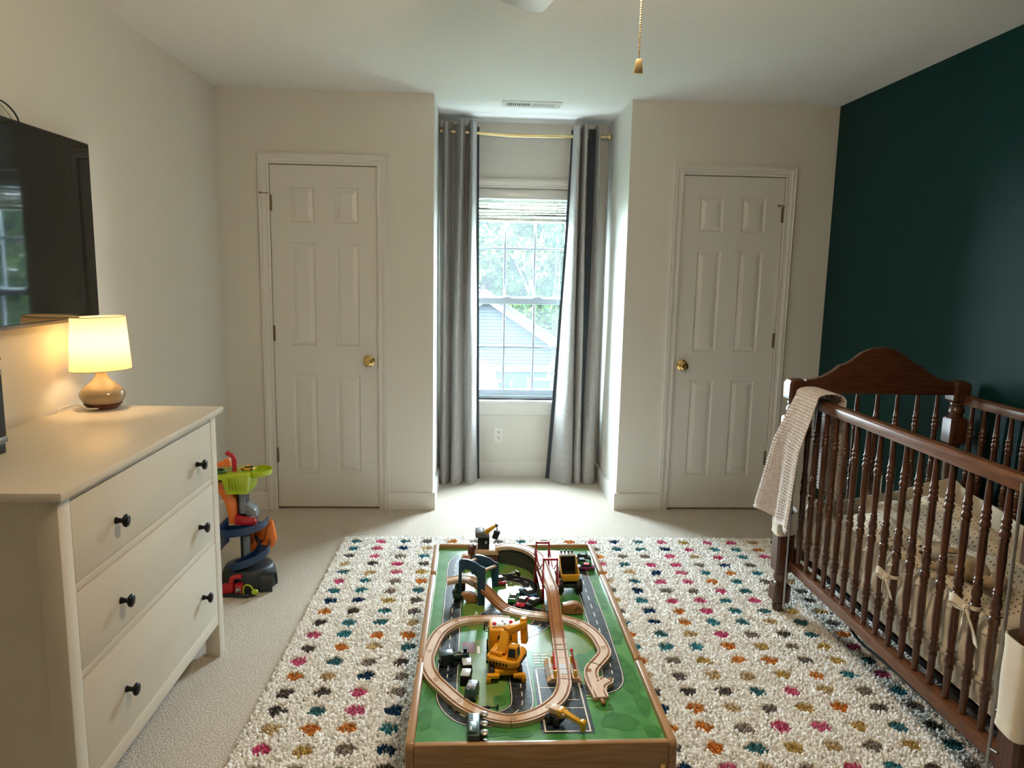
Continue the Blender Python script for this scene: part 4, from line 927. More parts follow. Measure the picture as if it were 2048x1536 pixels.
# ------------------------------------------------------------------ wooden train track
TW, TH = .0385, .012
TPROF = [(-TW / 2, -TH), (-TW / 2, 0), (-.0158, 0), (-.0152, -.0030), (-.0105, -.0030), (-.0100, 0), (.0100, 0), (.0105, -.0030), (.0152, -.0030), (.0158, 0), (TW / 2, 0), (TW / 2, -TH)]
TZ = TB + TH + .0011
def cut(path, a, b):
    """part of a polyline between its points nearest to a and b, pulled back by half a millimetre"""
    ia = min(range(len(path)), key=lambda i: (path[i].to_2d() - Vector(a)).length); ib = min(range(len(path)), key=lambda i: (path[i].to_2d() - Vector(b)).length)
    seg = [p.copy() for p in path[ia:ib + 1]]
    seg[0] += (seg[1] - seg[0]).normalized() * .0005; seg[-1] += (seg[-2] - seg[-1]).normalized() * .0005; return seg
def track(path, label, m='beech', peg=True, base=None):
    c = path[len(path) // 2]; t = thing('wooden_track', label, 'toy track', (c.x, c.y, c.z - TH), group='wooden train track pieces on the play table')
    MB().sweep(path, TPROF).build('track_body', m, t, angle=30)
    gr = MB()
    for d in (-.01285, .01285): gr.sweep(path, [(d - .0021, -.0029), (d + .0021, -.0029), (d + .0021, -.0026), (d - .0021, -.0026)])
    for i, d in enumerate((-.01285, .01285)):
        MB().sweep(path, [(d - .0021, -.0030), (d + .0021, -.0030), (d + .0021, -.0026), (d - .0021, -.0026)]).build('wheel_groove', 'groove', t)
    if peg:
        e = path[-1]; d = (path[-1] - path[-2]).normalized(); p = e + d * .009
        q = [(p.x + .0052 * math.cos(a), p.y + .0052 * math.sin(a), e.z + .0002) for a in np.linspace(0, 2 * PI, 17)[:-1]]
        MB().tube(q, .0007, 5, closed=True).build('connector_gap', 'groove', t)
        MB().cyl((p.x, p.y, e.z - TH * .8), (p.x, p.y, e.z + .0003), .0048, n=16).build('connector_peg', m, t)
    return t
loop_pts = [(.119, 2.100), (.048, 2.110), (-.034, 2.092), (-.087, 2.027), (-.111, 1.920), (-.114, 1.852), (-.098, 1.79), (-.062, 1.728), (-.019, 1.666), (.017, 1.632), (.057, 1.607), (.098, 1.597), (.144, 1.610), (.186, 1.639), (.224, 1.686), (.242, 1.740), (.245, 1.765)]
LP = spline([(x, y, TZ) for x, y in loop_pts], 8)
js = [(.119, 2.1), (-.034, 2.092), (-.088, 2.022), (-.111, 1.915), (-.090, 1.772), (-.030, 1.680), (.098, 1.597), (.186, 1.639), (.245, 1.765)]
lab = ['curved beech track piece behind the yellow crane truck', 'short curved beech track piece at the upper left bend of the loop', 'short beech track piece left of the dark teal engine', 'curved beech track piece at the leftmost bend of the loop', 'beech track piece left of the teal wagon', 'curved beech track piece in front of the teal wagon', 'curved beech track piece at the front end of the loop', 'curved beech track piece leading from the loop to the level crossing']
for k in range(8): track(cut(LP, js[k], js[k + 1]), lab[k], peg=(k > 0 or True))
adap = track(spline([(.251, 1.873, TZ), (.2535, 1.93, TZ), (.256, 1.984, TZ)], 6), 'straight pale track piece with black bars behind the level crossing', peg=True)
for y in (1.916, 1.944):
    for xa, xb in ((-.0192, -.0160), (-.0095, .0095), (.0160, .0192)):
        MB().box(.2535 + xa, .2535 + xb, y - .0018, y + .0018, TZ, TZ + .0006).build('black_bar', 'blackplastic', adap)
deckz = .472
def ramp_pts():
    out = []
    for k in range(25):
        u = k / 24; out.append(Vector((.2565 - .001 * u, 1.985 + .205 * u, TZ + (deckz - TZ) * (u * u * (3 - 2 * u)))))
    return out
track(ramp_pts(), 'warm brown wooden ramp track climbing to the red bridge', 'beech_dark')
track([Vector((.2555 - .0008 * k, 2.191 + .0125 * k, deckz)) for k in range(18)], 'pale wooden track deck running between the red bridge gates')
elev = spline([(.2405, 2.405, deckz), (.236, 2.45, deckz + .001), (.220, 2.495, deckz), (.190, 2.535, deckz - .001), (.150, 2.562, deckz - .003), (.110, 2.578, deckz - .012), (.085, 2.585, deckz - .022)], 8)
track(elev, 'raised curved wooden track at the back right of the play table', peg=False)
def viaduct():
    t = thing('track_viaduct', 'grey solid curved ramp wall under the raised back track', 'toy ramp', (.17, 2.54, TB))
    p = [q - Vector((0, 0, TH + .0006)) for q in elev]
    vs = []; n = len(p)
    for i, q in enumerate(p):
        tt = (p[min(i + 1, n - 1)] - p[max(i - 1, 0)]).normalized(); l = Vector((tt.y, -tt.x, 0)).normalized()
        for d in (-.015, .015):
            for z in (TB + .0012, q.z): vs.append((q.x + l.x * d, q.y + l.y * d, z))
    fs = []
    for i in range(n - 1):
        a, c = i * 4, i * 4 + 4; fs += [(a, c, c + 1, a + 1), (a + 2, a + 3, c + 3, c + 2), (a + 1, c + 1, c + 3, a + 3), (a, a + 2, c + 2, c)]
    fs += [(0, 1, 3, 2), ((n - 1) * 4, (n - 1) * 4 + 2, (n - 1) * 4 + 3, (n - 1) * 4 + 1)]
    MB().add(vs, fs).build('wall', 'greyramp', t)
    for k in range(4):
        z = TB + .012 + .013 * k
        for sgn in (-1, 1):
            r = []
            for i, q in enumerate(p[4:-16 + 3 * (3 - k)]):
                tt = (p[min(i + 5, n - 1)] - p[max(i + 3, 0)]).normalized(); r.append((q.x + tt.y * .0152 * sgn, q.y - tt.x * .0152 * sgn, z))
            MB().tube(r, .0008, 5).build('moulding', 'charcoal', t)
viaduct()
# second line: down from the blue bridge, under the ramp and round to the switch
B1 = spline([(-.079, 2.286, .4555), (-.043, 2.289, .462), (-.006, 2.278, .465), (.022, 2.252, .462)], 8)
track(B1, 'raised pale track piece with wavy end under the blue bridge', peg=False)
B2 = spline([(.022, 2.252, .462), (.047, 2.232, .452), (.070, 2.213, .436), (.093, 2.194, .4195), (.112, 2.178, TZ + .0008)], 8)
track(B2[1:], 'warm brown ramp track descending from the blue bridge', 'beech_dark')
B3 = spline([(.112, 2.178, TZ), (.146, 2.153, TZ), (.184, 2.137, TZ), (.230, 2.126, TZ), (.282, 2.108, TZ), (.331, 2.070, TZ), (.364, 2.006, TZ), (.376, 1.933, TZ), (.373, 1.895, TZ), (.352, 1.858, TZ), (.330, 1.826, TZ)], 8)
track(cut(B3, (.113, 2.177), (.184, 2.137)), 'curved beech track piece in front of the small toy cars')
track(cut(B3, (.184, 2.137), (.320, 2.080)), 'beech track piece passing beneath the brown ramp')
track(cut(B3, (.320, 2.080), (.376, 1.933)), 'wide curved beech track piece along the right road')
track(cut(B3, (.376, 1.933), (.340, 1.840)), 'short S-bend track piece before the switch', peg=False)
def switch():
    t = thing('track_switch', 'pale wooden track switch with two branches at the front right', 'toy track', (.33, 1.75, TB))
    main = spline([(.3385, 1.838, TZ), (.326, 1.815, TZ), (.320, 1.785, TZ), (.321, 1.745, TZ), (.326, 1.705, TZ), (.329, 1.682, TZ)], 8)
    br = spline([(.322, 1.792, TZ - .0002), (.330, 1.772, TZ - .0002), (.344, 1.762, TZ - .0002), (.362, 1.757, TZ - .0002)], 8)
    br = spline([(.3285, 1.690, TZ - .0002), (.329, 1.715, TZ - .0002), (.337, 1.742, TZ - .0002), (.360, 1.764, TZ - .0002)], 8)
    MB().sweep(main, TPROF).build('main_branch', 'beech', t, angle=30); MB().sweep(br, TPROF).build('side_branch', 'beech', t, angle=30)
    for pth in (main, br):
        for d in (-.01285, .01285): MB().sweep(pth, [(d - .0021, -.0030), (d + .0021, -.0030), (d + .0021, -.0024), (d - .0021, -.0024)]).build('wheel_groove', 'groove', t)
    MB().cyl((.3295, 1.683, TZ - .006), (.3305, 1.671, TZ - .006), .003, n=10).build('peg_neck', 'beech', t)
    MB().ball((.3308, 1.667, TZ - .006), .0062, 14, 10).build('peg', 'beech_dark', t)
    q = [(.317 + .0055 * math.cos(a), 1.808 + .0055 * math.sin(a), TZ + .0003) for a in np.linspace(0, 2 * PI, 17)[:-1]]
    MB().tube(q, .0016, 6, closed=True).build('connector_gap', 'groove', t)
    MB().ball((.3675, 1.7705, TZ - .006), .0055, 12, 8).build('side_peg', 'beech_dark', t)
switch()
def crossing():
    cx, y0, y1 = .248, 1.766, 1.872
    t = thing('level_crossing', 'wooden level crossing track with grey road ramps and yellow red barriers', 'toy track', (cx, (y0 + y1) / 2, TB))
    MB().sweep([Vector((.2455 + .0055 * k / 8, y0 + .001 + (y1 - y0 - .002) * k / 8, TZ)) for k in range(9)], TPROF).build('track_body', 'beech', t, angle=30)
    for d in (-.01285, .01285): MB().sweep([Vector((.2455 + .0055 * k / 8, y0 + .001 + (y1 - y0 - .002) * k / 8, TZ)) for k in range(9)], [(d - .0021, -.0030), (d + .0021, -.0030), (d + .0021, -.0025), (d - .0021, -.0025)]).build('wheel_groove', 'groove', t)
    for s in (-1, 1):
        x1, x2 = cx + s * .0205, cx + s * .046
        poly = [(x1, TB + .0012), (x2, TB + .0012), (x2, TB + .004), (x1 + s * .014, TZ + .001), (x1, TZ + .001)]
        MB().prism(poly, y0, y1, 'y').build('road_ramp', 'beech', t)
        for ya, yb in ((1.789, 1.812), (1.816, 1.840)):
            MB().prism([(x1 + s * .0012, TZ + .0004), (x1 + s * .014, TZ + .0004), (x2 + s * .0003, TB + .0042), (x2 + s * .0003, TB + .0048), (x1 + s * .0141, TZ + .0016), (x1 + s * .0012, TZ + .0016)], ya, yb, 'y').build('painted_lane', 'silver', t)
    for ya, yb in ((1.789, 1.812), (1.816, 1.840)): MB().box(cx - .0085, cx + .0095, ya, yb, TZ, TZ + .0006).build('painted_lane', 'silver', t)
    for x, ys in ((.2235, (1.778, 1.851)), (.2765, (1.778, 1.851))):
        for y in ys: MB().prism([(y - .010, TB + .010), (y + .010, TB + .010), (y + .008, TZ + .014), (y - .006, TZ + .020)], x - .0042, x + .0042, 'x').build('barrier_post', 'yellow2', t, bevel=.001)
    MB().tube([(.2245, 1.800, TZ + .012), (.2265, 1.858, TZ + .026)], .0024, 8).build('barrier_arm', 'pinkred', t); MB().ball((.2245, 1.796, TZ + .012), .0048, 12, 8).build('barrier_weight', 'pinkred', t)
    MB().tube([(.2790, 1.792, TZ + .010), (.2765, 1.858, TZ + .026)], .0024, 8).build('barrier_arm', 'redw', t); MB().ball((.2763, 1.862, TZ + .027), .0048, 12, 8).build('barrier_weight', 'pinkred', t)
crossing()
def red_bridge():
    t = thing('toy_suspension_bridge', 'red toy bridge with two tall gate frames over raised track', 'toy bridge', (.255, 2.33, TB))
    for k, (y, xa, xb) in enumerate(((2.252, .234, .279), (2.400, .2225, .2665))):
        for x in (xa, xb):
            b = MB(); b.hexa([(x - .0045, y - .013, TB + .0012), (x + .0045, y - .013, TB + .0012), (x + .0045, y + .013, TB + .0012), (x - .0045, y + .013, TB + .0012)], [(x - .0022, y - .003, .545), (x + .0022, y - .003, .545), (x + .0022, y + .003, .545), (x - .0022, y + .003, .545)])
            b.build('gate_post', 'redw', t)
        MB().cyl((xa - .001, y, .539), (xb + .001, y, .539), .0042, n=10).build('gate_beam', 'redw', t)
    for x0, x1 in ((.2325, .2215), (.2795, .2675)):
        cab = spline([(x0, 2.20, deckz + .002), (x0, 2.252, .520), ((x0 + x1) / 2, 2.326, deckz + .006), (x1, 2.400, .520), (x1, 2.445, deckz + .004)], 8)
        MB().tube(cab, .0022, 6).build('cable', 'redw', t)
        MB().box(min(x0, x1) - .001, max(x0, x1) + .001, 2.205, 2.405, deckz - TH - .006, deckz - TH - .001).build('deck_beam', 'redw', t)
red_bridge()
def support():
    t = thing('track_support', 'beige carved wooden arch support under the brown ramp', 'toy support', (.30, 2.15, TB))
    pts = [(.243, TB + .0012), (.2495, TB + .0012), (.252, TB + .014), (.262, TB + .019), (.288, TB + .019), (.291, TB + .0012), (.352, TB + .0012), (.354, TB + .016), (.345, TB + .030), (.335, TB + .037), (.318, TB + .038), (.300, TB + .033), (.283, TB + .0315), (.262, TB + .030), (.246, TB + .022)]
    MB().prism([(.286, TB + .0012), (.352, TB + .0012), (.354, TB + .016), (.345, TB + .030), (.335, TB + .037), (.318, TB + .038), (.300, TB + .033), (.287, TB + .031)], 2.150, 2.178, 'y').build('carved_block', 'beech_dark', t, bevel=.003, seg=3, angle=50)
    MB().prism([(.226, TB + .0012), (.2345, TB + .0012), (.2345, TB + .024), (.229, TB + .022)], 2.165, 2.185, 'y').build('carved_end', 'beech_dark', t, bevel=.002)
    MB().tube([(.322, 2.148, TB + .022), (.333, 2.148, TB + .030), (.346, 2.1485, TB + .022)], .0016, 6).build('carved_eye', 'groove', t)
support()
def blue_bridge():
    t = thing('toy_arch_bridge', 'dark blue toy arch bridge with wooden dowels at the back left', 'toy bridge', (.02, 2.29, TB))
    def arch(y, xl, xr, top):
        z0 = TB + .0012; P = [(xl, z0 + .045), (xl + .010, z0 + .045), (xl + .012, top - .045), (xl + .022, top - .032), (xl + .036, top - .036), (xr - .026, top - .058), (xr - .022, z0), (xr, z0), (xr, top - .030), (xr - .012, top - .026), (xr - .030, top - .012), (xl + .030, top - .001), (xl + .012, top), (xl + .002, top - .008)]
        return MB().prism(P, y - .006, y + .006, 'y').build('arch_frame', 'bluewood', t, bevel=.001)
    arch(2.225, -.040, .046, .552); arch(2.365, .002, .094, .510)
    for (xa, za), (xb, zb) in (((-.020, .540), (.016, .498)), ((.034, .515), (.083, .474))):
        MB().cyl((xa, 2.226, za - .006), (xb, 2.364, zb - .004), .0058, n=12).build('dowel', 'beech', t)
    MB().prism([(-.012, TB + .0012), (.022, TB + .0012), (.030, TB + .020), (-.004, TB + .034), (-.030, TB + .030)], 2.236, 2.262, 'y').build('deck_support', 'beech_dark', t, bevel=.002)
blue_bridge()

# ------------------------------------------------------------------ toys on the board
def wheels(t, m, pts, r, w, hub='chrome', axis='x'):
    for x, y, z in pts:
        T = Matrix.Translation((x, y, z)) @ (Matrix.Rotation(PI / 2, 4, 'Y') if axis == 'x' else Matrix.Rotation(PI / 2, 4, 'X'))
        o = MB().lathe([(r * .45, -w / 2), (r * .9, -w / 2), (r, -w * .3), (r, w * .3), (r * .9, w / 2), (r * .45, w / 2)], 18, T).build('wheel', m, t, world=False)
        MB().lathe([(r * .02, -w * .52), (r * .46, -w * .50), (r * .46, w * .50), (r * .02, w * .52)], 12, T).build('hub', hub, o, world=False)
def toy_car(label, loc, rz, body, roof='darkglass', L=.070, W=.030, group='small toy cars on the play table', style=0, tilt=None):
    t = thing('toy_car', label, 'toy car', loc, rz, group)
    if tilt: t.rotation_euler = tilt
    h = .0035
    sec = [(-.5, .30, .36), (-.47, .26, .52), (-.25, .25, .58), (.10, .25, .55), (.36, .25, .46), (.48, .27, .38), (.5, .30, .33)]
    b = MB(); vs = []
    for u, z0, z1 in sec:
        w = W / 2 * (1 - .25 * max(0, abs(u) * 2 - .7)); vs += [(-w, u * L, z0 * .022 - .002), (w, u * L, z0 * .022 - .002), (w, u * L, z1 * .022), (w * .9, u * L, z1 * .022 + .001), (-w * .9, u * L, z1 * .022 + .001), (-w, u * L, z1 * .022)]
    n = 6; fs = [tuple(range(n))[::-1], tuple(range((len(sec) - 1) * n, len(sec) * n))]
    for i in range(len(sec) - 1):
        for k in range(n): l = (k + 1) % n; fs.append((i * n + k, i * n + l, (i + 1) * n + l, (i + 1) * n + k))
    b.add(vs, fs).build('body', body, t, world=False)
    w = W / 2 * .86; a0, a1, a2, a3 = -.36, -.20, .08, .26
    c = MB(); c.hexa([(-w, a0 * L, .0125), (w, a0 * L, .0125), (w, a3 * L, .0115), (-w, a3 * L, .0115)], [(-w * .74, a1 * L, .0205), (w * .74, a1 * L, .0205), (w * .74, a2 * L, .0205), (-w * .74, a2 * L, .0205)])
    c.build('cabin_glass', 'darkglass', t, world=False)
    MB().hexa([(-w * .76, a1 * L, .0200), (w * .76, a1 * L, .0200), (w * .76, a2 * L, .0200), (-w * .76, a2 * L, .0200)], [(-w * .68, a1 * L + .001, .0222), (w * .68, a1 * L + .001, .0222), (w * .68, a2 * L - .001, .0222), (-w * .68, a2 * L - .001, .0222)]).build('roof', roof, t, world=False)
    if style == 1: MB().box(-w * .7, w * .7, -.49 * L, -.43 * L, .016, .0175).build('spoiler', body, t, world=False)
    if style == 2: MB().box(-.004, .004, .22 * L, .44 * L, .0112, .0125).build('stripe', 'white', t, world=False)
    wheels(t, 'tyre', [(s * W / 2 * .92, y * L, .0058) for s in (-1, 1) for y in (-.31, .31)], .0058, .005)
    return t
ZB = TB + .0012
toy_car('green and white toy car beside the red toy car', (.140, 2.262, ZB), -.18, 'green', 'white', style=1)
toy_car('red toy car among the small toy cars', (.170, 2.232, ZB), -.40, 'pinkred', 'maroon', style=2)
toy_car('blue-grey toy truck behind the small black car', (.190, 2.298, ZB), .45, 'blue', 'silver', L=.075, W=.034)
toy_car('black and white toy car with orange marks next to the red one', (.203, 2.226, ZB), -.75, 'charcoal', 'white', style=2)
toy_car('dark teal toy car at the back of the right road', (.412, 2.600, ZB), 1.50, 'darkteal', 'charcoal')
toy_car('glossy green toy car between two others by the right rail', (.402, 2.553, ZB), 1.62, 'green', 'tealtoy')
toy_car('purple and pink toy car by the right rail of the table', (.412, 2.508, ZB), 1.45, 'purple', 'pinkred')
toy_car('dark red toy car under the blue bridge right post', (.098, 2.40, ZB), .3, 'redw', 'maroon')
def motorbike():
    t = thing('toy_motorbike', 'black and silver toy motorbike lying behind the small cars', 'toy motorbike', (.150, 2.425, ZB + .004), .5)
    wheels(t, 'tyre', [(-.022, 0, .006), (.020, .002, .006)], .0075, .005, axis='y')
    MB().tube(spline([(-.024, 0, .008), (-.012, .001, .015), (.0, 0, .013), (.010, 0, .018), (.020, .002, .008)], 5), .0042, 8).build('frame', 'charcoal', t, world=False)
    MB().ball((-.004, 0, .018), (.011, .005, .005), 12, 8).build('tank', 'silver', t, world=False)
    MB().tube([(.012, -.010, .021), (.012, .010, .021)], .0016, 6).build('handlebar', 'chrome', t, world=False)
    MB().box(-.026, -.012, -.004, .004, .015, .019).build('seat', 'blackplastic', t, world=False, bevel=.001)
motorbike()
def dump_truck():
    t = thing('toy_dump_truck', 'yellow and black toy dump truck with big tyres near the red bridge', 'toy truck', (.328, 2.345, ZB), .03)
    wheels(t, 'tyre', [(s * .031, y, .024) for s in (-1, 1) for y in (-.032, .036)], .024, .020, 'charcoal')
    MB().box(-.020, .020, -.050, .052, .022, .036).build('chassis', 'charcoal', t, world=False, bevel=.003)
    MB().prism([(-.025, .046), (.025, .046), (.028, .070), (-.028, .070)], -.050, -.044, 'y').build('tailgate', 'yellow2', t, world=False, bevel=.002)
    MB().hexa([(-.024, -.044, .044), (.024, -.044, .044), (.024, .030, .050), (-.024, .030, .050)], [(-.025, -.044, .050), (.025, -.044, .050), (.025, .030, .056), (-.025, .030, .056)]).build('bed_floor', 'blackplastic', t, world=False)
    MB().hexa([(-.026, .012, .050), (.026, .012, .050), (.026, .018, .050), (-.026, .018, .050)], [(-.025, .020, .106), (.025, .020, .106), (.025, .026, .106), (-.025, .026, .106)]).build('bed_front_wall', 'blackplastic', t, world=False)
    for q in (-1, 1): MB().hexa([(q * .0255, -.046, .048), (q * .0285, -.046, .048), (q * .0285, .026, .050), (q * .0255, .026, .050)], [(q * .0275, -.046, .066), (q * .0305, -.046, .066), (q * .0290, .026, .108), (q * .0260, .026, .108)]).build('bed_side', 'yellow2', t, world=False)
    MB().hexa([(-.026, .020, .104), (.026, .020, .104), (.026, .054, .104), (-.026, .054, .104)], [(-.025, .021, .110), (.025, .021, .110), (.025, .052, .110), (-.025, .052, .110)]).build('canopy', 'silver', t, world=False, bevel=.001)
    for k in range(4): MB().box(-.022 + .0125 * k, -.016 + .0125 * k, .040, .050, .110, .117).build('roof_lug', 'blackplastic', t, world=False, bevel=.001)
    MB().box(-.020, .020, .030, .058, .036, .072).build('cab', 'charcoal', t, world=False, bevel=.003)
dump_truck()
def crane_truck():
    t = thing('toy_crane_truck', 'large yellow toy crane truck with red buttons inside the track loop', 'toy truck', (.092, 1.878, ZB), .03)
    def B(nm, m, x0, x1, y0, y1, z0, z1, bv=.0025, p=None): return MB().box(x0, x1, y0, y1, z0, z1).build(nm, m, p or t, world=False, bevel=bv)
    wheels(t, 'tyre', [(s * .037, y, .016) for s in (-1, 1) for y in (-.080, -.048, .062)], .016, .013, 'yellow2')
    B('chassis', 'yellow', -.030, .030, -.098, .090, .014, .028)
    cab = MB().hexa([(-.041, .008, .022), (.041, .008, .022), (.041, .084, .022), (-.041, .084, .022)], [(-.039, .010, .086), (.039, .010, .086), (.038, .076, .086), (-.038, .076, .086)]).build('cab', 'yellow', t, world=False, bevel=.005, seg=3)
    B('roof_panel', 'white', -.031, .031, .024, .070, .0865, .0895, .001, cab)
    for x, y in ((-.024, .034), (.022, .042)): MB().ball((x, y, .0925), (.0055, .0055, .005), 14, 8).build('button', 'pinkred', cab, world=False)
    for x, y, m in ((-.010, .032, 'green'), (.005, .038, 'blackplastic'), (.000, .054, 'blackplastic')): MB().cyl((x, y, .089), (x, y, .0915), .0032, n=10).build('small_button', m, cab, world=False)
    B('rear_window', 'darkglass', -.016, .022, .0075, .0100, .056, .070, .0008, cab)
    B('side_window', 'darkglass', -.0405, -.0385, .034, .066, .054, .074, .0005, cab)
    for s in (-1, 1): MB().tube([(s * .039, .074, .076), (s * .049, .076, .074), (s * .050, .076, .052), (s * .041, .074, .050)], .0022, 6).build('mirror_arm', 'blackplastic', cab, world=False)
    tr = MB().lathe([(.001, .028), (.030, .028), (.030, .036), (.001, .036)], 24, Matrix.Translation((.002, -.050, 0))).build('turntable', 'yellow2', t, world=False)
    R = RZ(-.42, (.006, -.048, 0))
    sup = MB().prism([(-.046, -.034), (-.030, -.048), (.030, -.052), (.046, -.038), (.046, .030), (.030, .044), (-.030, .044), (-.046, .030)], .036, .054, 'z', T=R).build('superstructure', 'yellow', t, world=False, bevel=.003)
    for k in range(7): MB().box(-.040 + .009 * k, -.035 + .009 * k, -.0520, -.0495, .040, .047, T=R).build('warning_stripe', 'blackplastic', sup, world=False)
    for k in range(5): MB().box(.0455, .0475, -.028 + .011 * k, -.022 + .011 * k, .040, .047, T=R).build('warning_stripe', 'blackplastic', sup, world=False)
    MB().prism([(-.040, -.028), (-.004, -.034), (-.004, .010), (-.040, .016)], .054, .064, 'z', T=R).build('engine_cover', 'yellow', t, world=False, bevel=.003)
    oc = MB().hexa([R @ Vector(p) for p in ((.012, -.040, .054), (.040, -.038, .054), (.040, -.006, .054), (.012, -.008, .054))], [R @ Vector(p) for p in ((.014, -.034, .088), (.037, -.032, .088), (.038, -.008, .088), (.014, -.010, .088))]).build('operator_cab', 'yellow', t, world=False, bevel=.002)
    MB().hexa([R @ Vector(p) for p in ((.016, -.0402, .062), (.036, -.0390, .062), (.036, -.0375, .062), (.016, -.0385, .062))], [R @ Vector(p) for p in ((.017, -.0360, .083), (.034, -.0345, .083), (.034, -.033, .083), (.017, -.0345, .083))]).build('cab_window', 'darkglass', oc, world=False)
    MB().hexa([R @ Vector(p) for p in ((.0388, -.032, .062), (.0402, -.032, .062), (.0402, -.012, .062), (.0388, -.012, .062))], [R @ Vector(p) for p in ((.0370, -.029, .083), (.0390, -.029, .083), (.0392, -.012, .083), (.0372, -.012, .083))]).build('cab_window', 'darkglass', oc, world=False)
    def beam(nm, a, c, wa, wc, ha, hc, m='yellow', p=t):
        a = Vector(a); c = Vector(c); d = (c - a).normalized(); l = d.cross(Vector((0, 0, 1))).normalized(); u = l.cross(d)
        return MB().hexa([a - l * wa - u * ha, a + l * wa - u * ha, a + l * wa + u * ha, a - l * wa + u * ha], [c - l * wc - u * hc, c + l * wc - u * hc, c + l * wc + u * hc, c - l * wc + u * hc]).build(nm, m, p, world=False, bevel=.002)
    beam('lower_boom', (-.010, -.060, .056), (.004, -.032, .104), .013, .011, .011, .010)
    bo = beam('upper_boom', (.002, -.038, .106), (.056, -.006, .112), .011, .010, .011, .009)
    beam('boom_sticker', (.022, -.0345, .104), (.040, -.0245, .107), .0006, .0006, .005, .005, 'blackplastic', bo)
    beam('boom_tip', (.057, -.004, .056), (.052, -.002, .126), .011, .010, .008, .008)
    for s in (-1, 1):
        o = B('outrigger', 'yellow', min(s * .018, s * .050), max(s * .018, s * .050), -.110, -.096, .012, .022, .002)
        B('outrigger_foot', 'yellow', s * .046 - .006, s * .046 + .006, -.112, -.098, .001, .016, .002, o)
crane_truck()
def side_loco(name, label, loc, rz, bodym, tilt):
    t = thing(name, label, 'toy train', loc, rz); t.rotation_euler = tilt
    MB().box(-.014, .014, -.042, .042, .006, .011).build('frame', 'blackplastic', t, world=False, bevel=.001)
    T = Matrix.Translation((0, -.004, .021)) @ Matrix.Rotation(-PI / 2, 4, 'X')
    MB().lathe([(.001, 0), (.0105, 0), (.011, .003), (.011, .040), (.0095, .043), (.001, .044)], 20, T).build('boiler', bodym, t, world=False)
    MB().box(-.0145, .0145, -.040, -.006, .011, .034).build('cab', bodym, t, world=False, bevel=.002)
    MB().box(-.0165, .0165, -.042, -.004, .034, .037).build('cab_roof', bodym, t, world=False, bevel=.0015)
    MB().lathe([(.005, .030), (.005, .040), (.007, .043), (.001, .043)], 14, Matrix.Translation((0, .030, 0))).build('funnel', 'blackplastic', t, world=False)
    MB().ball((0, .014, .031), (.005, .005, .004), 12, 8).build('dome', bodym, t, world=False)
    MB().prism([(-.014, .004), (.014, .004), (.014, .012), (-.014, .012)], .042, .047, 'y').build('buffer', 'greyplastic', t, world=False)
    wheels(t, 'tyre', [(s * .0135, y, .0075) for s in (-1, 1) for y in (-.028, 0, .028)], .0075, .004, 'charcoal')
    return t
side_loco('toy_locomotive', 'dark teal toy steam engine inside the left of the track loop', (-.042, 1.865, ZB), -1.35, 'darkteal', (0, 0, -1.35))
def tanker():
    t = thing('toy_locomotive', 'dark green toy engine lying on its side at the front edge', 'toy train', (.010, 1.556, ZB + .0165), 0)
    MB().box(-.013, .015, -.044, .044, -.016, .010).build('body', 'dgreen', t, world=False, bevel=.003)
    MB().box(-.0125, .008, -.036, .006, .010, .014).build('hood', 'dgreen', t, world=False, bevel=.0015)
    for k in range(4): MB().box(-.010, -.001, .012 + .007 * k, .017 + .007 * k, .0098, .0108).build('window', 'tealtoy', t, world=False)
    MB().box(-.008, -.003, -.030, -.014, .0138, .0146).build('number_plate', 'silver', t, world=False)
    MB().box(.015, .022, -.042, .042, -.014, .008).build('chassis', 'blackplastic', t, world=False, bevel=.001)
    wheels(t, 'chrome', [(.024, y, z) for y, z in ((.034, .010), (-.004, .010), (-.036, .010), (.034, -.010), (-.004, -.010), (-.036, -.010))], .0085, .005, 'charcoal', axis='z0') if False else None
    for y in (.036, -.002, -.034):
        for z, in ((.010,), (-.010,)):
            T = Matrix.Translation((.025, y, z * 1.15))
            o = MB().lathe([(.001, -.003), (.0085, -.003), (.0095, -.002), (.0095, .001), (.0075, .002), (.006, .0022), (.003, .0035), (.001, .004)], 18, T).build('wheel', 'steel', t, world=False)
tanker()
def wagons():
    for k, (loc, rz, lab_) in enumerate((((-.008, 1.828, ZB), .10, 'black toy wagon with a grey roof beside the teal engine'), ((-.010, 1.775, ZB), -.12, 'black toy wagon with a light grey top before the teal wagon'))):
        t = thing('toy_wagon', lab_, 'toy train', loc, rz, 'dark toy wagons inside the loop')
        MB().box(-.0125, .0125, -.020, .020, .007, .026).build('body', 'blackplastic', t, world=False, bevel=.002)
        MB().box(-.0120, .0120, -.018, .018, .026, .0285).build('top', 'silver', t, world=False, bevel=.001)
        wheels(t, 'tyre', [(s * .0115, y, .0068) for s in (-1, 1) for y in (-.012, .012)], .0068, .004, 'charcoal')
    t = thing('toy_wagon', 'teal toy wagon with white scribbles on its black top', 'toy train', (.006, 1.706, ZB), -.22)
    MB().hexa([(-.015, -.027, .008), (.015, -.027, .008), (.015, .027, .008), (-.015, .027, .008)], [(-.0135, -.024, .034), (.0135, -.024, .034), (.0135, .024, .034), (-.0135, .024, .034)]).build('body', 'tealtoy', t, world=False, bevel=.003)
    MB().box(-.0112, .0112, -.021, .021, .0336, .0350).build('top', 'scribble', t, world=False, bevel=.0005)
    MB().box(-.011, .011, -.026, .026, .004, .009).build('chassis', 'blackplastic', t, world=False)
    wheels(t, 'tyre', [(s * .0125, y, .0070) for s in (-1, 1) for y in (-.016, .016)], .0070, .004, 'beech')
wagons()
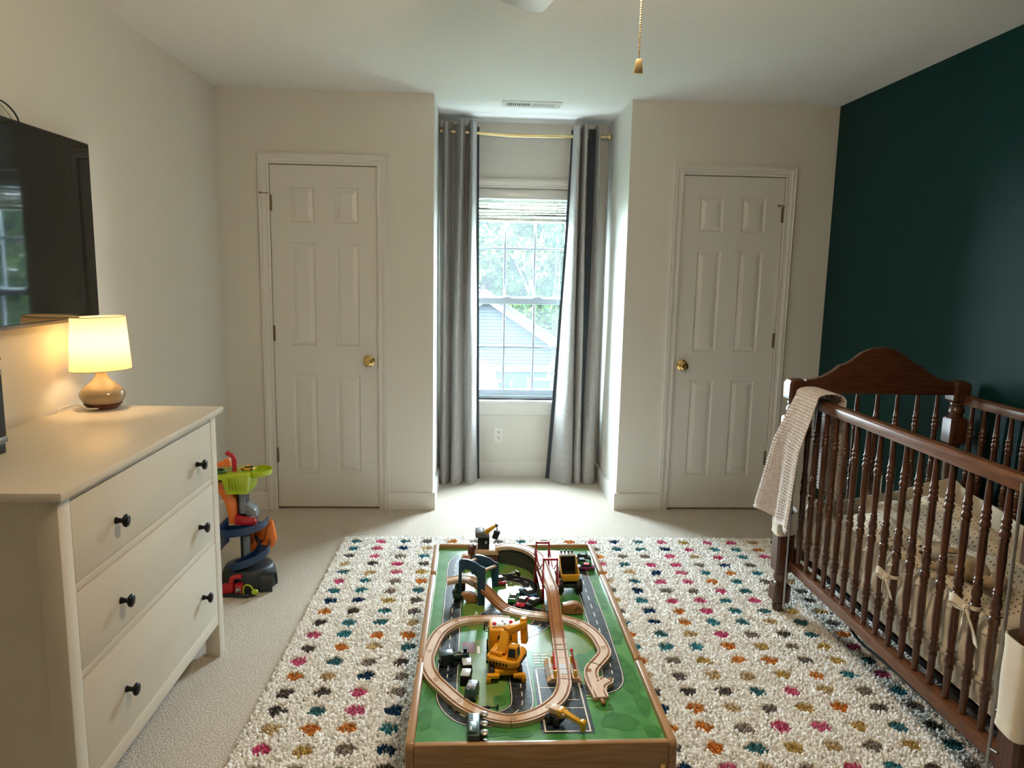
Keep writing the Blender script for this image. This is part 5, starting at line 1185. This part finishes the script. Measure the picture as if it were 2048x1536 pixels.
def small_crane():
    t = thing('toy_crane_wagon', 'toppled beige and yellow toy crane wagon at the front right of the loop', 'toy crane', (.215, 1.595, ZB), -.62)
    MB().box(-.030, .008, -.018, .012, .006, .022).build('chassis', 'blackplastic', t, world=False, bevel=.002)
    MB().box(-.026, -.002, -.010, .014, .016, .036).build('cab', 'beech', t, world=False, bevel=.002)
    MB().box(-.0025, .010, -.012, .012, .018, .038).build('mount', 'yellow2', t, world=False, bevel=.002)
    MB().hexa([(.004, -.007, .026), (.004, .007, .026), (.004, .007, .038), (.004, -.007, .038)], [(.058, -.005, .016), (.058, .005, .016), (.058, .005, .025), (.058, -.005, .025)]).build('boom', 'yellow2', t, world=False, bevel=.0015)
    MB().cyl((.060, -.007, .021), (.060, .007, .021), .008, n=16).build('boom_pulley', 'yellow2', t, world=False, bevel=.001)
    MB().hexa([(.056, -.005, .002), (.066, -.005, .002), (.066, .005, .002), (.056, .005, .002)], [(.055, -.005, .018), (.067, -.005, .018), (.067, .005, .018), (.055, .005, .018)]).build('hook_block', 'yellow2', t, world=False, bevel=.002)
    MB().cyl((.012, -.0125, .028), (.012, .0125, .028), .005, n=14).build('pivot', 'beech', t, world=False)
    wheels(t, 'tyre', [(x, -.020, .012) for x in (-.022, .0)], .0085, .005, 'charcoal', axis='y')
small_crane()
def black_signal():
    t = thing('toy_signal', 'small black toy signal post lying inside the loop front', 'toy signal', (.052, 1.657, ZB), -.1)
    MB().cyl((-.020, 0, .003), (.016, 0, .003), .0016, n=8).build('post', 'blackplastic', t, world=False); MB().box(.015, .019, -.006, .006, .001, .008).build('foot', 'blackplastic', t, world=False, bevel=.001)
    MB().box(-.012, -.002, -.004, .004, .001, .006).build('lamp_box', 'blackplastic', t, world=False, bevel=.001)
black_signal()
def crane_tower():
    t = thing('toy_crane_tower', 'toy harbour crane with black cab and yellow boom on brown hut', 'toy crane', (.055, 2.575, TB))
    MB().box(.016, .096, 2.550, 2.615, ZB, .436).build('hut', 'brownhouse', t, bevel=.002)
    MB().prism([(.012, .436), (.100, .436), (.088, .452), (.024, .452)], 2.546, 2.619, 'y').build('hut_roof', 'beech', t, bevel=.001)
    MB().box(.030, .056, 2.5485, 2.5505, ZB + .004, .428).build('hut_door', 'beech_dark', t)
    MB().box(.024, .066, 2.560, 2.600, .452, .498).build('crane_cab', 'charcoal', t, bevel=.002)
    MB().box(.050, .058, 2.558, 2.5605, .474, .484).build('cab_window', 'silver', t)
    MB().hexa([(.016, 2.552, .498), (.068, 2.552, .498), (.068, 2.606, .498), (.016, 2.606, .498)], [(.014, 2.550, .518), (.040, 2.550, .522), (.040, 2.608, .522), (.014, 2.608, .518)]).build('counterweight', 'greyplastic', t, bevel=.002)
    a, c = Vector((.046, 2.578, .508)), Vector((.090, 2.576, .538)); d = (c - a).normalized(); u = Vector((-d.z, 0, d.x)); l = Vector((0, 1, 0))
    MB().hexa([a - l * .010 - u * .009, a + l * .010 - u * .009, a + l * .010 + u * .007, a - l * .010 + u * .007], [c - l * .006 - u * .003, c + l * .006 - u * .003, c + l * .006 + u * .004, c - l * .006 + u * .004]).build('boom', 'yellow2', t, bevel=.001)
    MB().cyl((.092, 2.568, .540), (.092, 2.584, .540), .0048, n=12).build('pulley', 'blackplastic', t)
    MB().tube([(.093, 2.576, .538), (.0935, 2.576, .516)], .0022, 6).build('hoist_line', 'blackplastic', t)
    MB().hexa([(.076, 2.566, .492), (.094, 2.566, .486), (.094, 2.588, .486), (.076, 2.588, .492)], [(.086, 2.566, .522), (.106, 2.566, .514), (.106, 2.588, .514), (.086, 2.588, .522)]).build('magnet_block', 'charcoal', t, bevel=.002)
crane_tower()
def small_things():
    t = thing('toy_tunnel_block', 'tilted reddish brown toy block beside the crane hut', 'toy block', (-.002, 2.60, TB), .2)
    MB().hexa([(-.010, -.012, .0012), (.012, -.012, .0012), (.012, .016, .0012), (-.010, .016, .0012)], [(-.006, -.010, .050), (.014, -.010, .056), (.014, .014, .056), (-.006, .014, .050)]).build('block', 'brownhouse', t, world=False, bevel=.002)
    MB().hexa([(.012, -.013, .002), (.016, -.013, .002), (.016, .016, .002), (.012, .016, .002)], [(.012, -.011, .060), (.018, -.011, .060), (.018, .015, .060), (.012, .015, .060)]).build('dark_side', 'maroon', t, world=False)
    t = thing('toy_drum', 'pinkish wooden toy drum with red cap near the blue bridge', 'toy', (-.018, 2.562, TB))
    T = Matrix.Translation((-.018, 2.562, TB + .0188)) @ Matrix.Rotation(PI / 2, 4, 'X')
    MB().lathe([(.001, -.012), (.017, -.012), (.0178, -.008), (.0178, .010), (.017, .012), (.001, .012)], 22, T).build('barrel', 'beech', t)
    MB().lathe([(.001, .012), (.011, .012), (.010, .018), (.001, .019)], 18, T).build('cap', 'red', t)
    t = thing('toy_engine', 'red and black toy engine standing behind the blue bridge left arch', 'toy train', (-.036, 2.325, ZB), .1)
    MB().box(-.014, .014, -.030, .030, .006, .012).build('frame', 'blackplastic', t, world=False, bevel=.001)
    MB().box(-.0135, .0135, -.026, .008, .012, .046).build('cab', 'charcoal', t, world=False, bevel=.003)
    MB().box(-.0128, .0128, .008, .030, .012, .032).build('bonnet', 'red', t, world=False, bevel=.003)
    MB().box(.0136, .0166, -.022, .004, .014, .040).build('side_plate', 'red', t, world=False, bevel=.001)
    wheels(t, 'tyre', [(s * .0135, y, .0075) for s in (-1, 1) for y in (-.018, .018)], .0075, .004, 'charcoal')
    t = thing('toy_bush', 'dark green toy bush under the raised track end', 'toy tree', (-.045, 2.262, TB))
    for dx, dy, dz, r in ((0, 0, .014, .013), (.012, .004, .012, .011), (-.006, .003, .026, .010)): MB().ball((-.045 + dx, 2.262 + dy, TB + dz), r, 12, 8).build('leaf_clump', 'dgreen', t)
small_things()

# ------------------------------------------------------------------ toy garage tower by the dresser
def garage():
    cx, cy = -1.045, 3.30
    t = thing('toy_garage', 'multi-level toy garage tower with blue spiral ramp beside the dresser', 'toy garage', (cx, cy, 0))
    T = Matrix.Translation((cx, cy, 0))
    # base: black dome with arch opening and a front tray
    def dome(u, v):
        a = 2 * PI * u; r = .125 - .035 * v ** 2 - (.055 * max(0, v - .8) / .2); z = .100 * math.sin(v * PI / 2)
        return (cx + .018 + r * math.cos(a), cy + r * .95 * math.sin(a), z)
    b = MB(); b.grid(40, 10, dome); b.build('tunnel_dome', 'charcoal', t, angle=60, thick=.004)
    A = [(cx + .100, cy - .075), (cx + .150, cy - .045)]
    def arch(u, v): a = PI * u; return (cx + .095 + .052 * v - .0 * u, cy - .060 + .046 * math.cos(a) + .01 * v, .078 * math.sin(a) ** .8)
    MB().grid(16, 4, arch).build('tunnel_mouth', 'charcoal', t, angle=60, thick=.005)
    MB().prism([(cx - .060, cy - .155), (cx + .055, cy - .165), (cx + .085, cy - .135), (cx + .085, cy - .09), (cx - .070, cy - .09)], 0, .014, 'z').build('front_tray', 'charcoal', t, bevel=.003)
    b = MB(); b.box(cx - .058, cx - .020, cy - .148, cy - .118, .014, .055); b.build('pump_box', 'red', t, bevel=.004)
    MB().box(cx - .004, cx + .028, cy - .150, cy - .120, .014, .058).build('pump_cabinet', 'red', t, bevel=.004)
    MB().box(cx + .002, cx + .022, cy - .1512, cy - .1498, .020, .044).build('pump_label', 'label', t)
    MB().tube(spline([(cx - .022, cy - .135, .02), (cx - .020, cy - .135, .070), (cx - .008, cy - .136, .086), (cx + .012, cy - .137, .090), (cx + .024, cy - .138, .088)], 6), .011, 12).build('pump_arm', 'red', t)
    MB().tube(spline([(cx + .036, cy - .152, .016), (cx + .038, cy - .154, .046), (cx + .052, cy - .158, .060), (cx + .072, cy - .160, .054), (cx + .082, cy - .160, .036)], 6), .0035, 8).build('hose', 'lime', t)
    MB().ball((cx + .088, cy - .160, .028), (.016, .011, .013), 12, 8).build('hose_nozzle', 'lime', t)
    # central column
    MB().box(cx - .012, cx + .022, cy - .020, cy + .020, .095, .300).build('lower_column', 'charcoal', t, bevel=.003); MB().box(cx + .004, cx + .034, cy - .032, cy - .0205, .085, .235).build('column_panel', 'midgrey', t, bevel=.003)
    MB().box(cx - .016, cx + .024, cy - .022, cy + .022, .300, .470).build('upper_column', 'charcoal', t, bevel=.003); MB().box(cx - .006, cx + .022, cy - .032, cy - .0225, .345, .450).build('column_panel', 'midgrey', t, bevel=.003)
    MB().hexa([(cx + .022, cy - .03, .330), (cx + .070, cy - .03, .330), (cx + .070, cy + .03, .330), (cx + .022, cy + .03, .330)], [(cx + .022, cy - .03, .392), (cx + .062, cy - .03, .362), (cx + .062, cy + .03, .362), (cx + .022, cy + .03, .392)]).build('lift_platform', 'midgrey', t, bevel=.003)
    MB().hexa([(cx - .022, cy - .055, .300), (cx + .075, cy - .060, .298), (cx + .075, cy - .035, .298), (cx - .022, cy - .030, .300)], [(cx - .022, cy - .055, .345), (cx + .070, cy - .060, .325), (cx + .070, cy - .035, .325), (cx - .022, cy - .030, .345)]).build('lever_arm', 'red', t, bevel=.004)
    # blue spiral ramp: a curved channel
    def channel(name, a0, a1, z0, z1, R, w, m='navy', n=44, ox=0.0, ry=.9):
        path = []
        for k in range(n + 1):
            a = a0 + (a1 - a0) * k / n; path.append((cx + ox + R * math.cos(a), cy + R * ry * math.sin(a), z0 + (z1 - z0) * k / n))
        pr = [(-w, .034), (-w, 0), (w, 0), (w, .034), (w - .003, .034), (w - .003, .003), (-w + .003, .003), (-w + .003, .034)]
        return MB().sweep(path, pr).build(name, m, t, angle=40)
    channel('spiral_ramp', .15, -2 * PI * .72, .292, .208, .085, .026, n=50); channel('spiral_ramp_lower', -2 * PI * .72, -2 * PI * 1.02 - PI * .55, .208, .098, .088, .026)
    MB().grid(14, 4, lambda u, v: (cx + .112 * math.cos(2.5 + 1.1 * u), cy + .10 * math.sin(2.5 + 1.1 * u), .13 + .05 * (1 - u) + .12 * v)).build('spiral_side_wall', 'navy', t, angle=60, thick=.004)
    # orange loop ramp on the right, orange leg on the left
    poly = [(cx + .005, .130), (cx + .050, .118), (cx + .120, .160), (cx + .135, .195), (cx + .118, .285), (cx + .105, .285), (cx + .085, .200), (cx + .062, .175), (cx + .040, .190), (cx + .022, .250), (cx + .005, .262)]
    MB().prism(poly, cy + .035, cy + .065, 'y').build('loop_ramp', 'orange', t, bevel=.003); MB().prism([(cx + .015, .150), (cx + .110, .180), (cx + .105, .285), (cx + .020, .262)], cy + .066, cy + .074, 'y').build('loop_back', 'orange', t)
    MB().prism([(cx - .110, .475), (cx - .060, .475), (cx - .020, .420), (cx - .018, .300), (cx - .048, .300), (cx - .066, .400)], cy - .045, cy + .045, 'y').build('side_chute', 'orange', t, bevel=.003)
    MB().prism([(cx - .115, .470), (cx - .055, .470), (cx - .052, .498), (cx - .118, .498)], cy - .05, cy + .05, 'y').build('chute_top', 'orange', t, bevel=.003)
    # lime top deck
    MB().hexa([(cx - .050, cy - .075, .448), (cx + .048, cy - .085, .452), (cx + .048, cy + .06, .452), (cx - .050, cy + .06, .448)], [(cx - .070, cy - .085, .542), (cx + .055, cy - .095, .545), (cx + .055, cy + .07, .545), (cx - .070, cy + .07, .542)]).build('top_deck', 'lime', t, bevel=.004)
    for k in range(7): x = cx - .036 + .0135 * k; MB().box(x, x + .0035, cy - .0925, cy - .084, .470, .530).build('deck_rib', 'lime', t)
    MB().box(cx - .130, cx - .045, cy - .080, cy + .07, .515, .540).build('side_deck', 'lime', t, bevel=.004)
    def tray(u, v):
        a = 2 * PI * u; return (cx + .075 + .056 * math.cos(a), cy + .015 + .066 * math.sin(a), .524 + .020 * v)
    MB().grid(32, 3, tray).build('round_tray_wall', 'lime', t, angle=60, thick=.004); MB().lathe([(.001, .520), (.052, .520), (.052, .526), (.001, .526)], 32, Matrix.Translation((cx + .075, cy + .015, 0)) @ Matrix.Scale(1.2, 4, (0, 1, 0))).build('round_tray_floor', 'lime', t)
    MB().tube([(cx - .022, cy - .03, .545), (cx - .022, cy - .03, .600), (cx - .030, cy - .03, .614), (cx - .056, cy - .03, .630)], .0105, 10).build('crane_handle', 'red', t)
    for k in range(3): MB().box(cx - .135 + .004 * k, cx - .105, cy - .12 + .03 * k, cy - .08 + .03 * k, .0 + .03 * k, .045 + .03 * k).build('green_ramp_block', 'lime', t, bevel=.004)
garage()
toy_car('yellow toy car on the lime top deck of the toy garage', (-1.012, 3.285, .546), 1.5, 'yellow2', 'yellow', group='toy cars on the toy garage', L=.062)
toy_car('green toy car on the side deck of the toy garage', (-1.130, 3.25, .541), 1.3, 'green', 'dgreen', group='toy cars on the toy garage', L=.066)
def ramp_toy():
    o = MB().hexa([(-1.165, 3.27, .562), (-1.085, 3.27, .562), (-1.085, 3.33, .562), (-1.165, 3.33, .562)], [(-1.150, 3.275, .575), (-1.092, 3.275, .606), (-1.092, 3.325, .606), (-1.150, 3.325, .575)]).build('toy_launcher', 'orange', None, bevel=.004)
    tag(o, 'orange wedge launcher on top of the toy garage', 'toy')
ramp_toy()

# ------------------------------------------------------------------ outside: houses, ground, trees
GZ = -3.2
struct(MB().box(-40, 40, 7, 70, GZ - .2, GZ), 'ground', 'ground', 'green lawn outside the window', 'ground')
def neighbour():
    Y = 22.0; ax, az = .36, .56     # gable apex of the siding
    t = thing('neighbour_house', 'pale blue sided house gable seen through the lower window sash', 'house', (ax, Y, GZ))
    zb = -1.35; sl = .66; hw = (az - zb) / sl; n = 19; ch = (az - zb) / n
    for k in range(n):
        z0 = zb + ch * k; z1 = z0 + ch * .82; w0 = (az - z0) / sl; w1 = max((az - z1) / sl, .01)
        MB().hexa([(ax - w0, Y - .020, z0), (ax + w0, Y - .020, z0), (ax + w0, Y + .03, z0), (ax - w0, Y + .03, z0)], [(ax - w1, Y, z1), (ax + w1, Y, z1), (ax + w1, Y + .03, z1), (ax - w1, Y + .03, z1)]).build('siding_board', 'siding', t)
    MB().prism([(ax - hw, zb), (ax + hw, zb), (ax, az)], Y + .07, Y + .09, 'y').build('gable_backing', 'siding', t)
    MB().box(ax - hw - .3, ax + hw + .3, Y + .05, Y + 3.5, GZ, zb).build('porch_wall', 'housewall2', t)
    MB().box(ax - hw, ax + hw, Y - .05, Y + .4, zb - .16, zb).build('porch_beam', 'housetrim', t)
    for s in (-1, 1):
        P = [(ax, az + .02), (ax, az + .24), (ax + s * (hw + .5), zb - .5 * sl + .24), (ax + s * (hw + .5), zb - .5 * sl + .02)]
        MB().prism(P, Y - .30, Y - .24, 'y').build('rake_board', 'housetrim', t)
        P = [(ax, az + .24), (ax, az + .33), (ax + s * (hw + .55), zb - .55 * sl + .33), (ax + s * (hw + .55), zb - .55 * sl + .24)]
        MB().prism(P, Y - .34, Y + 3.6, 'y').build('roof_slope', 'shingle', t)
    def win(nm, x0, x1, z0, z1, m):
        f = MB(); w = .09; f.box(x0 - w, x1 + w, Y - .02, Y + .05, z1, z1 + w); f.box(x0 - w, x1 + w, Y - .02, Y + .05, z0 - w, z0); f.box(x0 - w, x0, Y - .02, Y + .05, z0, z1); f.box(x1, x1 + w, Y - .02, Y + .05, z0, z1)
        o = f.build(nm, 'housetrim', t); MB().box(x0, x1, Y + .02, Y + .04, z0, z1).build('pane', m, o)
    win('window', 1.72, 2.35, -2.35, -1.78, 'housewall2'); win('door', .60, .86, GZ, -1.85, 'housewall2')
    MB().ball((1.16, Y - .05, -1.90), (.06, .06, .10), 10, 8).build('porch_light', 'housetrim', t)
neighbour()
def front_roof():
    Y = 14.0
    t = thing('garage_wing', 'small gabled wing with grey shingles and white gutter outside the window', 'house', (-.4, Y, GZ))
    # rake from upper left to lower right
    a, c = (-1.6, .05), (.41, -.98)
    MB().prism([(a[0], a[1]), (c[0], c[1]), (c[0], c[1] - .26), (c[0] - .30, c[1] - .26), (a[0], a[1] - .24)], Y - .06, Y, 'y').build('rake_board', 'housetrim', t)
    MB().prism([(a[0], a[1]), (c[0], c[1]), (c[0] + .03, c[1] + .06), (a[0], a[1] + .07)], Y - .1, Y + 5, 'y').build('roof_slope', 'shingle', t)
    for k in range(16):
        z0 = GZ + .13 * k
        if z0 > -1.15: break
        MB().hexa([(-1.6, Y + .02, z0), (.0, Y + .02, z0), (.0, Y + .1, z0), (-1.6, Y + .1, z0)], [(-1.6, Y + .045, z0 + .13), (.0, Y + .045, z0 + .13), (.0, Y + .1, z0 + .13), (-1.6, Y + .1, z0 + .13)]).build('siding_board', 'siding', t)
    MB().box(-1.6, .0, Y + .05, Y + .1, -1.2, -.4).build('gable_wall', 'siding', t)
    MB().box(c[0] + .02, c[0] + .14, Y - .12, Y + 4.5, c[1] - .12, c[1] - .01).build('gutter', 'housetrim', t, bevel=.02)
    MB().tube([(c[0] + .08, Y - .02, c[1] - .12), (c[0] + .0, Y, c[1] - .26), (.10, Y + .02, c[1] - .36), (.06, Y + .02, c[1] - .48), (.06, Y + .02, GZ + .3)], .045, 8).build('downspout', 'housetrim', t)
front_roof()
def far_roof():
    Y = 27.0; ax, az = -.28, .86
    t = thing('far_house', 'pale pinkish rooftop peeking above the window meeting rail', 'house', (ax, Y, GZ))
    for s in (-1, 1): MB().prism([(ax, az), (ax, az + .12), (ax + s * 2.6, az - 1.45), (ax + s * 2.6, az - 1.57)], Y - .4, Y + 3, 'y').build('roof_slope', 'roofpink', t)
    MB().prism([(ax - 2.4, az - 1.5), (ax + 2.4, az - 1.5), (ax, az - .05)], Y, Y + .1, 'y').build('gable', 'roofpink', t); MB().box(ax - 2.4, ax + 2.4, Y, Y + 3, GZ, az - 1.5).build('wall', 'siding', t)
far_roof()
def tree(label, x, y, h, w, m, seed, nl=21000):
    R = np.random.default_rng(seed); t = thing('leafy_tree', label, 'tree', (x, y, GZ), group='trees beyond the houses')
    b = MB(); b.tube([(0, 0, 0), (.1, .05, h * .3), (-.05, .1, h * .65)], [.26, .2, .08], 10)
    for k in range(5): a = k * 1.3; b.tube([(0, 0, h * (.28 + .06 * k)), (w * .4 * math.cos(a), w * .4 * math.sin(a), h * (.45 + .07 * k))], [.09, .03], 6)
    b.build('trunk', 'bark', t, world=False)
    nc = 95; cz = R.uniform(.08, .97, nc) * h; rad = w * np.sqrt(np.clip(1 - ((cz / h - .5) / .58) ** 2, .05, 1)); ca = R.uniform(0, 2 * PI, nc); cr = rad * np.sqrt(R.uniform(.15, 1, nc)); C = np.stack([cr * np.cos(ca), cr * np.sin(ca), cz], 1); S = R.uniform(.4, .85, nc)
    i = R.integers(0, nc, nl); d = R.normal(size=(nl, 3)); d /= np.linalg.norm(d, axis=1)[:, None]; P = C[i] + d * (S[i] * R.uniform(.6, 1.05, nl))[:, None] * np.array((1, 1, .75))
    s = R.uniform(.09, .17, nl); u = R.normal(size=(nl, 3)); u /= np.linalg.norm(u, axis=1)[:, None]; n_ = d + .7 * R.normal(size=(nl, 3)); v = np.cross(u, n_); v /= np.linalg.norm(v, axis=1)[:, None] + 1e-9
    V = np.stack([P - u * s[:, None], P - v * s[:, None] * .5, P + u * s[:, None], P + v * s[:, None] * .5], 1)
    me = bpy.data.meshes.new('foliage'); me.vertices.add(nl * 4); me.vertices.foreach_set('co', V.ravel()); me.loops.add(nl * 4); me.loops.foreach_set('vertex_index', np.arange(nl * 4, dtype=np.int32))
    me.polygons.add(nl); me.polygons.foreach_set('loop_start', np.arange(0, nl * 4, 4, dtype=np.int32)); me.update(calc_edges=True)
    at = me.attributes.new('tint', 'FLOAT', 'POINT'); at.data.foreach_set('value', np.repeat(np.clip(R.uniform(0, 1, nl) * .6 + R.uniform(0, .4, nc)[i], 0, 1), 4))
    me.materials.append(M[m]); o = bpy.data.objects.new('foliage', me); COL.objects.link(o); o.parent = t; o['kind'] = 'stuff'
TREES = [(-3.2, 33, 8.8, 2.3, 'leafB', 'bluish green tree at the left behind the far rooftop'), (-.4, 35, 9.4, 2.4, 'leafA', 'bright green tree behind the middle of the upper sash'), (2.6, 34, 9.0, 2.3, 'leafA', 'yellow-green tree behind the right of the upper sash'), (5.6, 32, 8.4, 2.3, 'leafB', 'darker green tree at the far right beyond the gable'), (1.1, 40, 10.4, 2.8, 'leafB', 'tall deep green tree standing behind the bright ones'), (-6.2, 36, 9.4, 2.5, 'leafA', 'green tree at the far left beyond the houses'), (8.5, 35, 9, 2.5, 'leafA', 'green tree far right beyond the darker tree'), (-4.4, 43, 11.5, 3.0, 'leafA', 'tall light green tree at the back left of the view'), (4.6, 44, 11.5, 3.2, 'leafA', 'tall light green tree at the back right of the view'), (-1.4, 47, 12, 3.2, 'leafB', 'rearmost tall tree behind the middle trees'), (8.6, 46, 12, 3.2, 'leafB', 'rearmost tall tree beyond the right gable'), (13.5, 26, 9.5, 2.6, 'leafA', 'bright tree well right of the houses, mirrored in the television'), (17.5, 30, 10.5, 2.9, 'leafB', 'deep green tree right of the houses beyond the bright one'), (11.5, 31, 10, 2.6, 'leafB', 'deep green tree between the gable and the bright right-hand tree'), (21, 34, 11.5, 3.2, 'leafA', 'light green tree farthest to the right'), (15.5, 38, 12, 3.2, 'leafA', 'tall light green tree in the right-hand back row')]
for k, (x, y, h, w, m, lb_) in enumerate(TREES): tree(lb_, x, y, h, w, m, 100 + k)
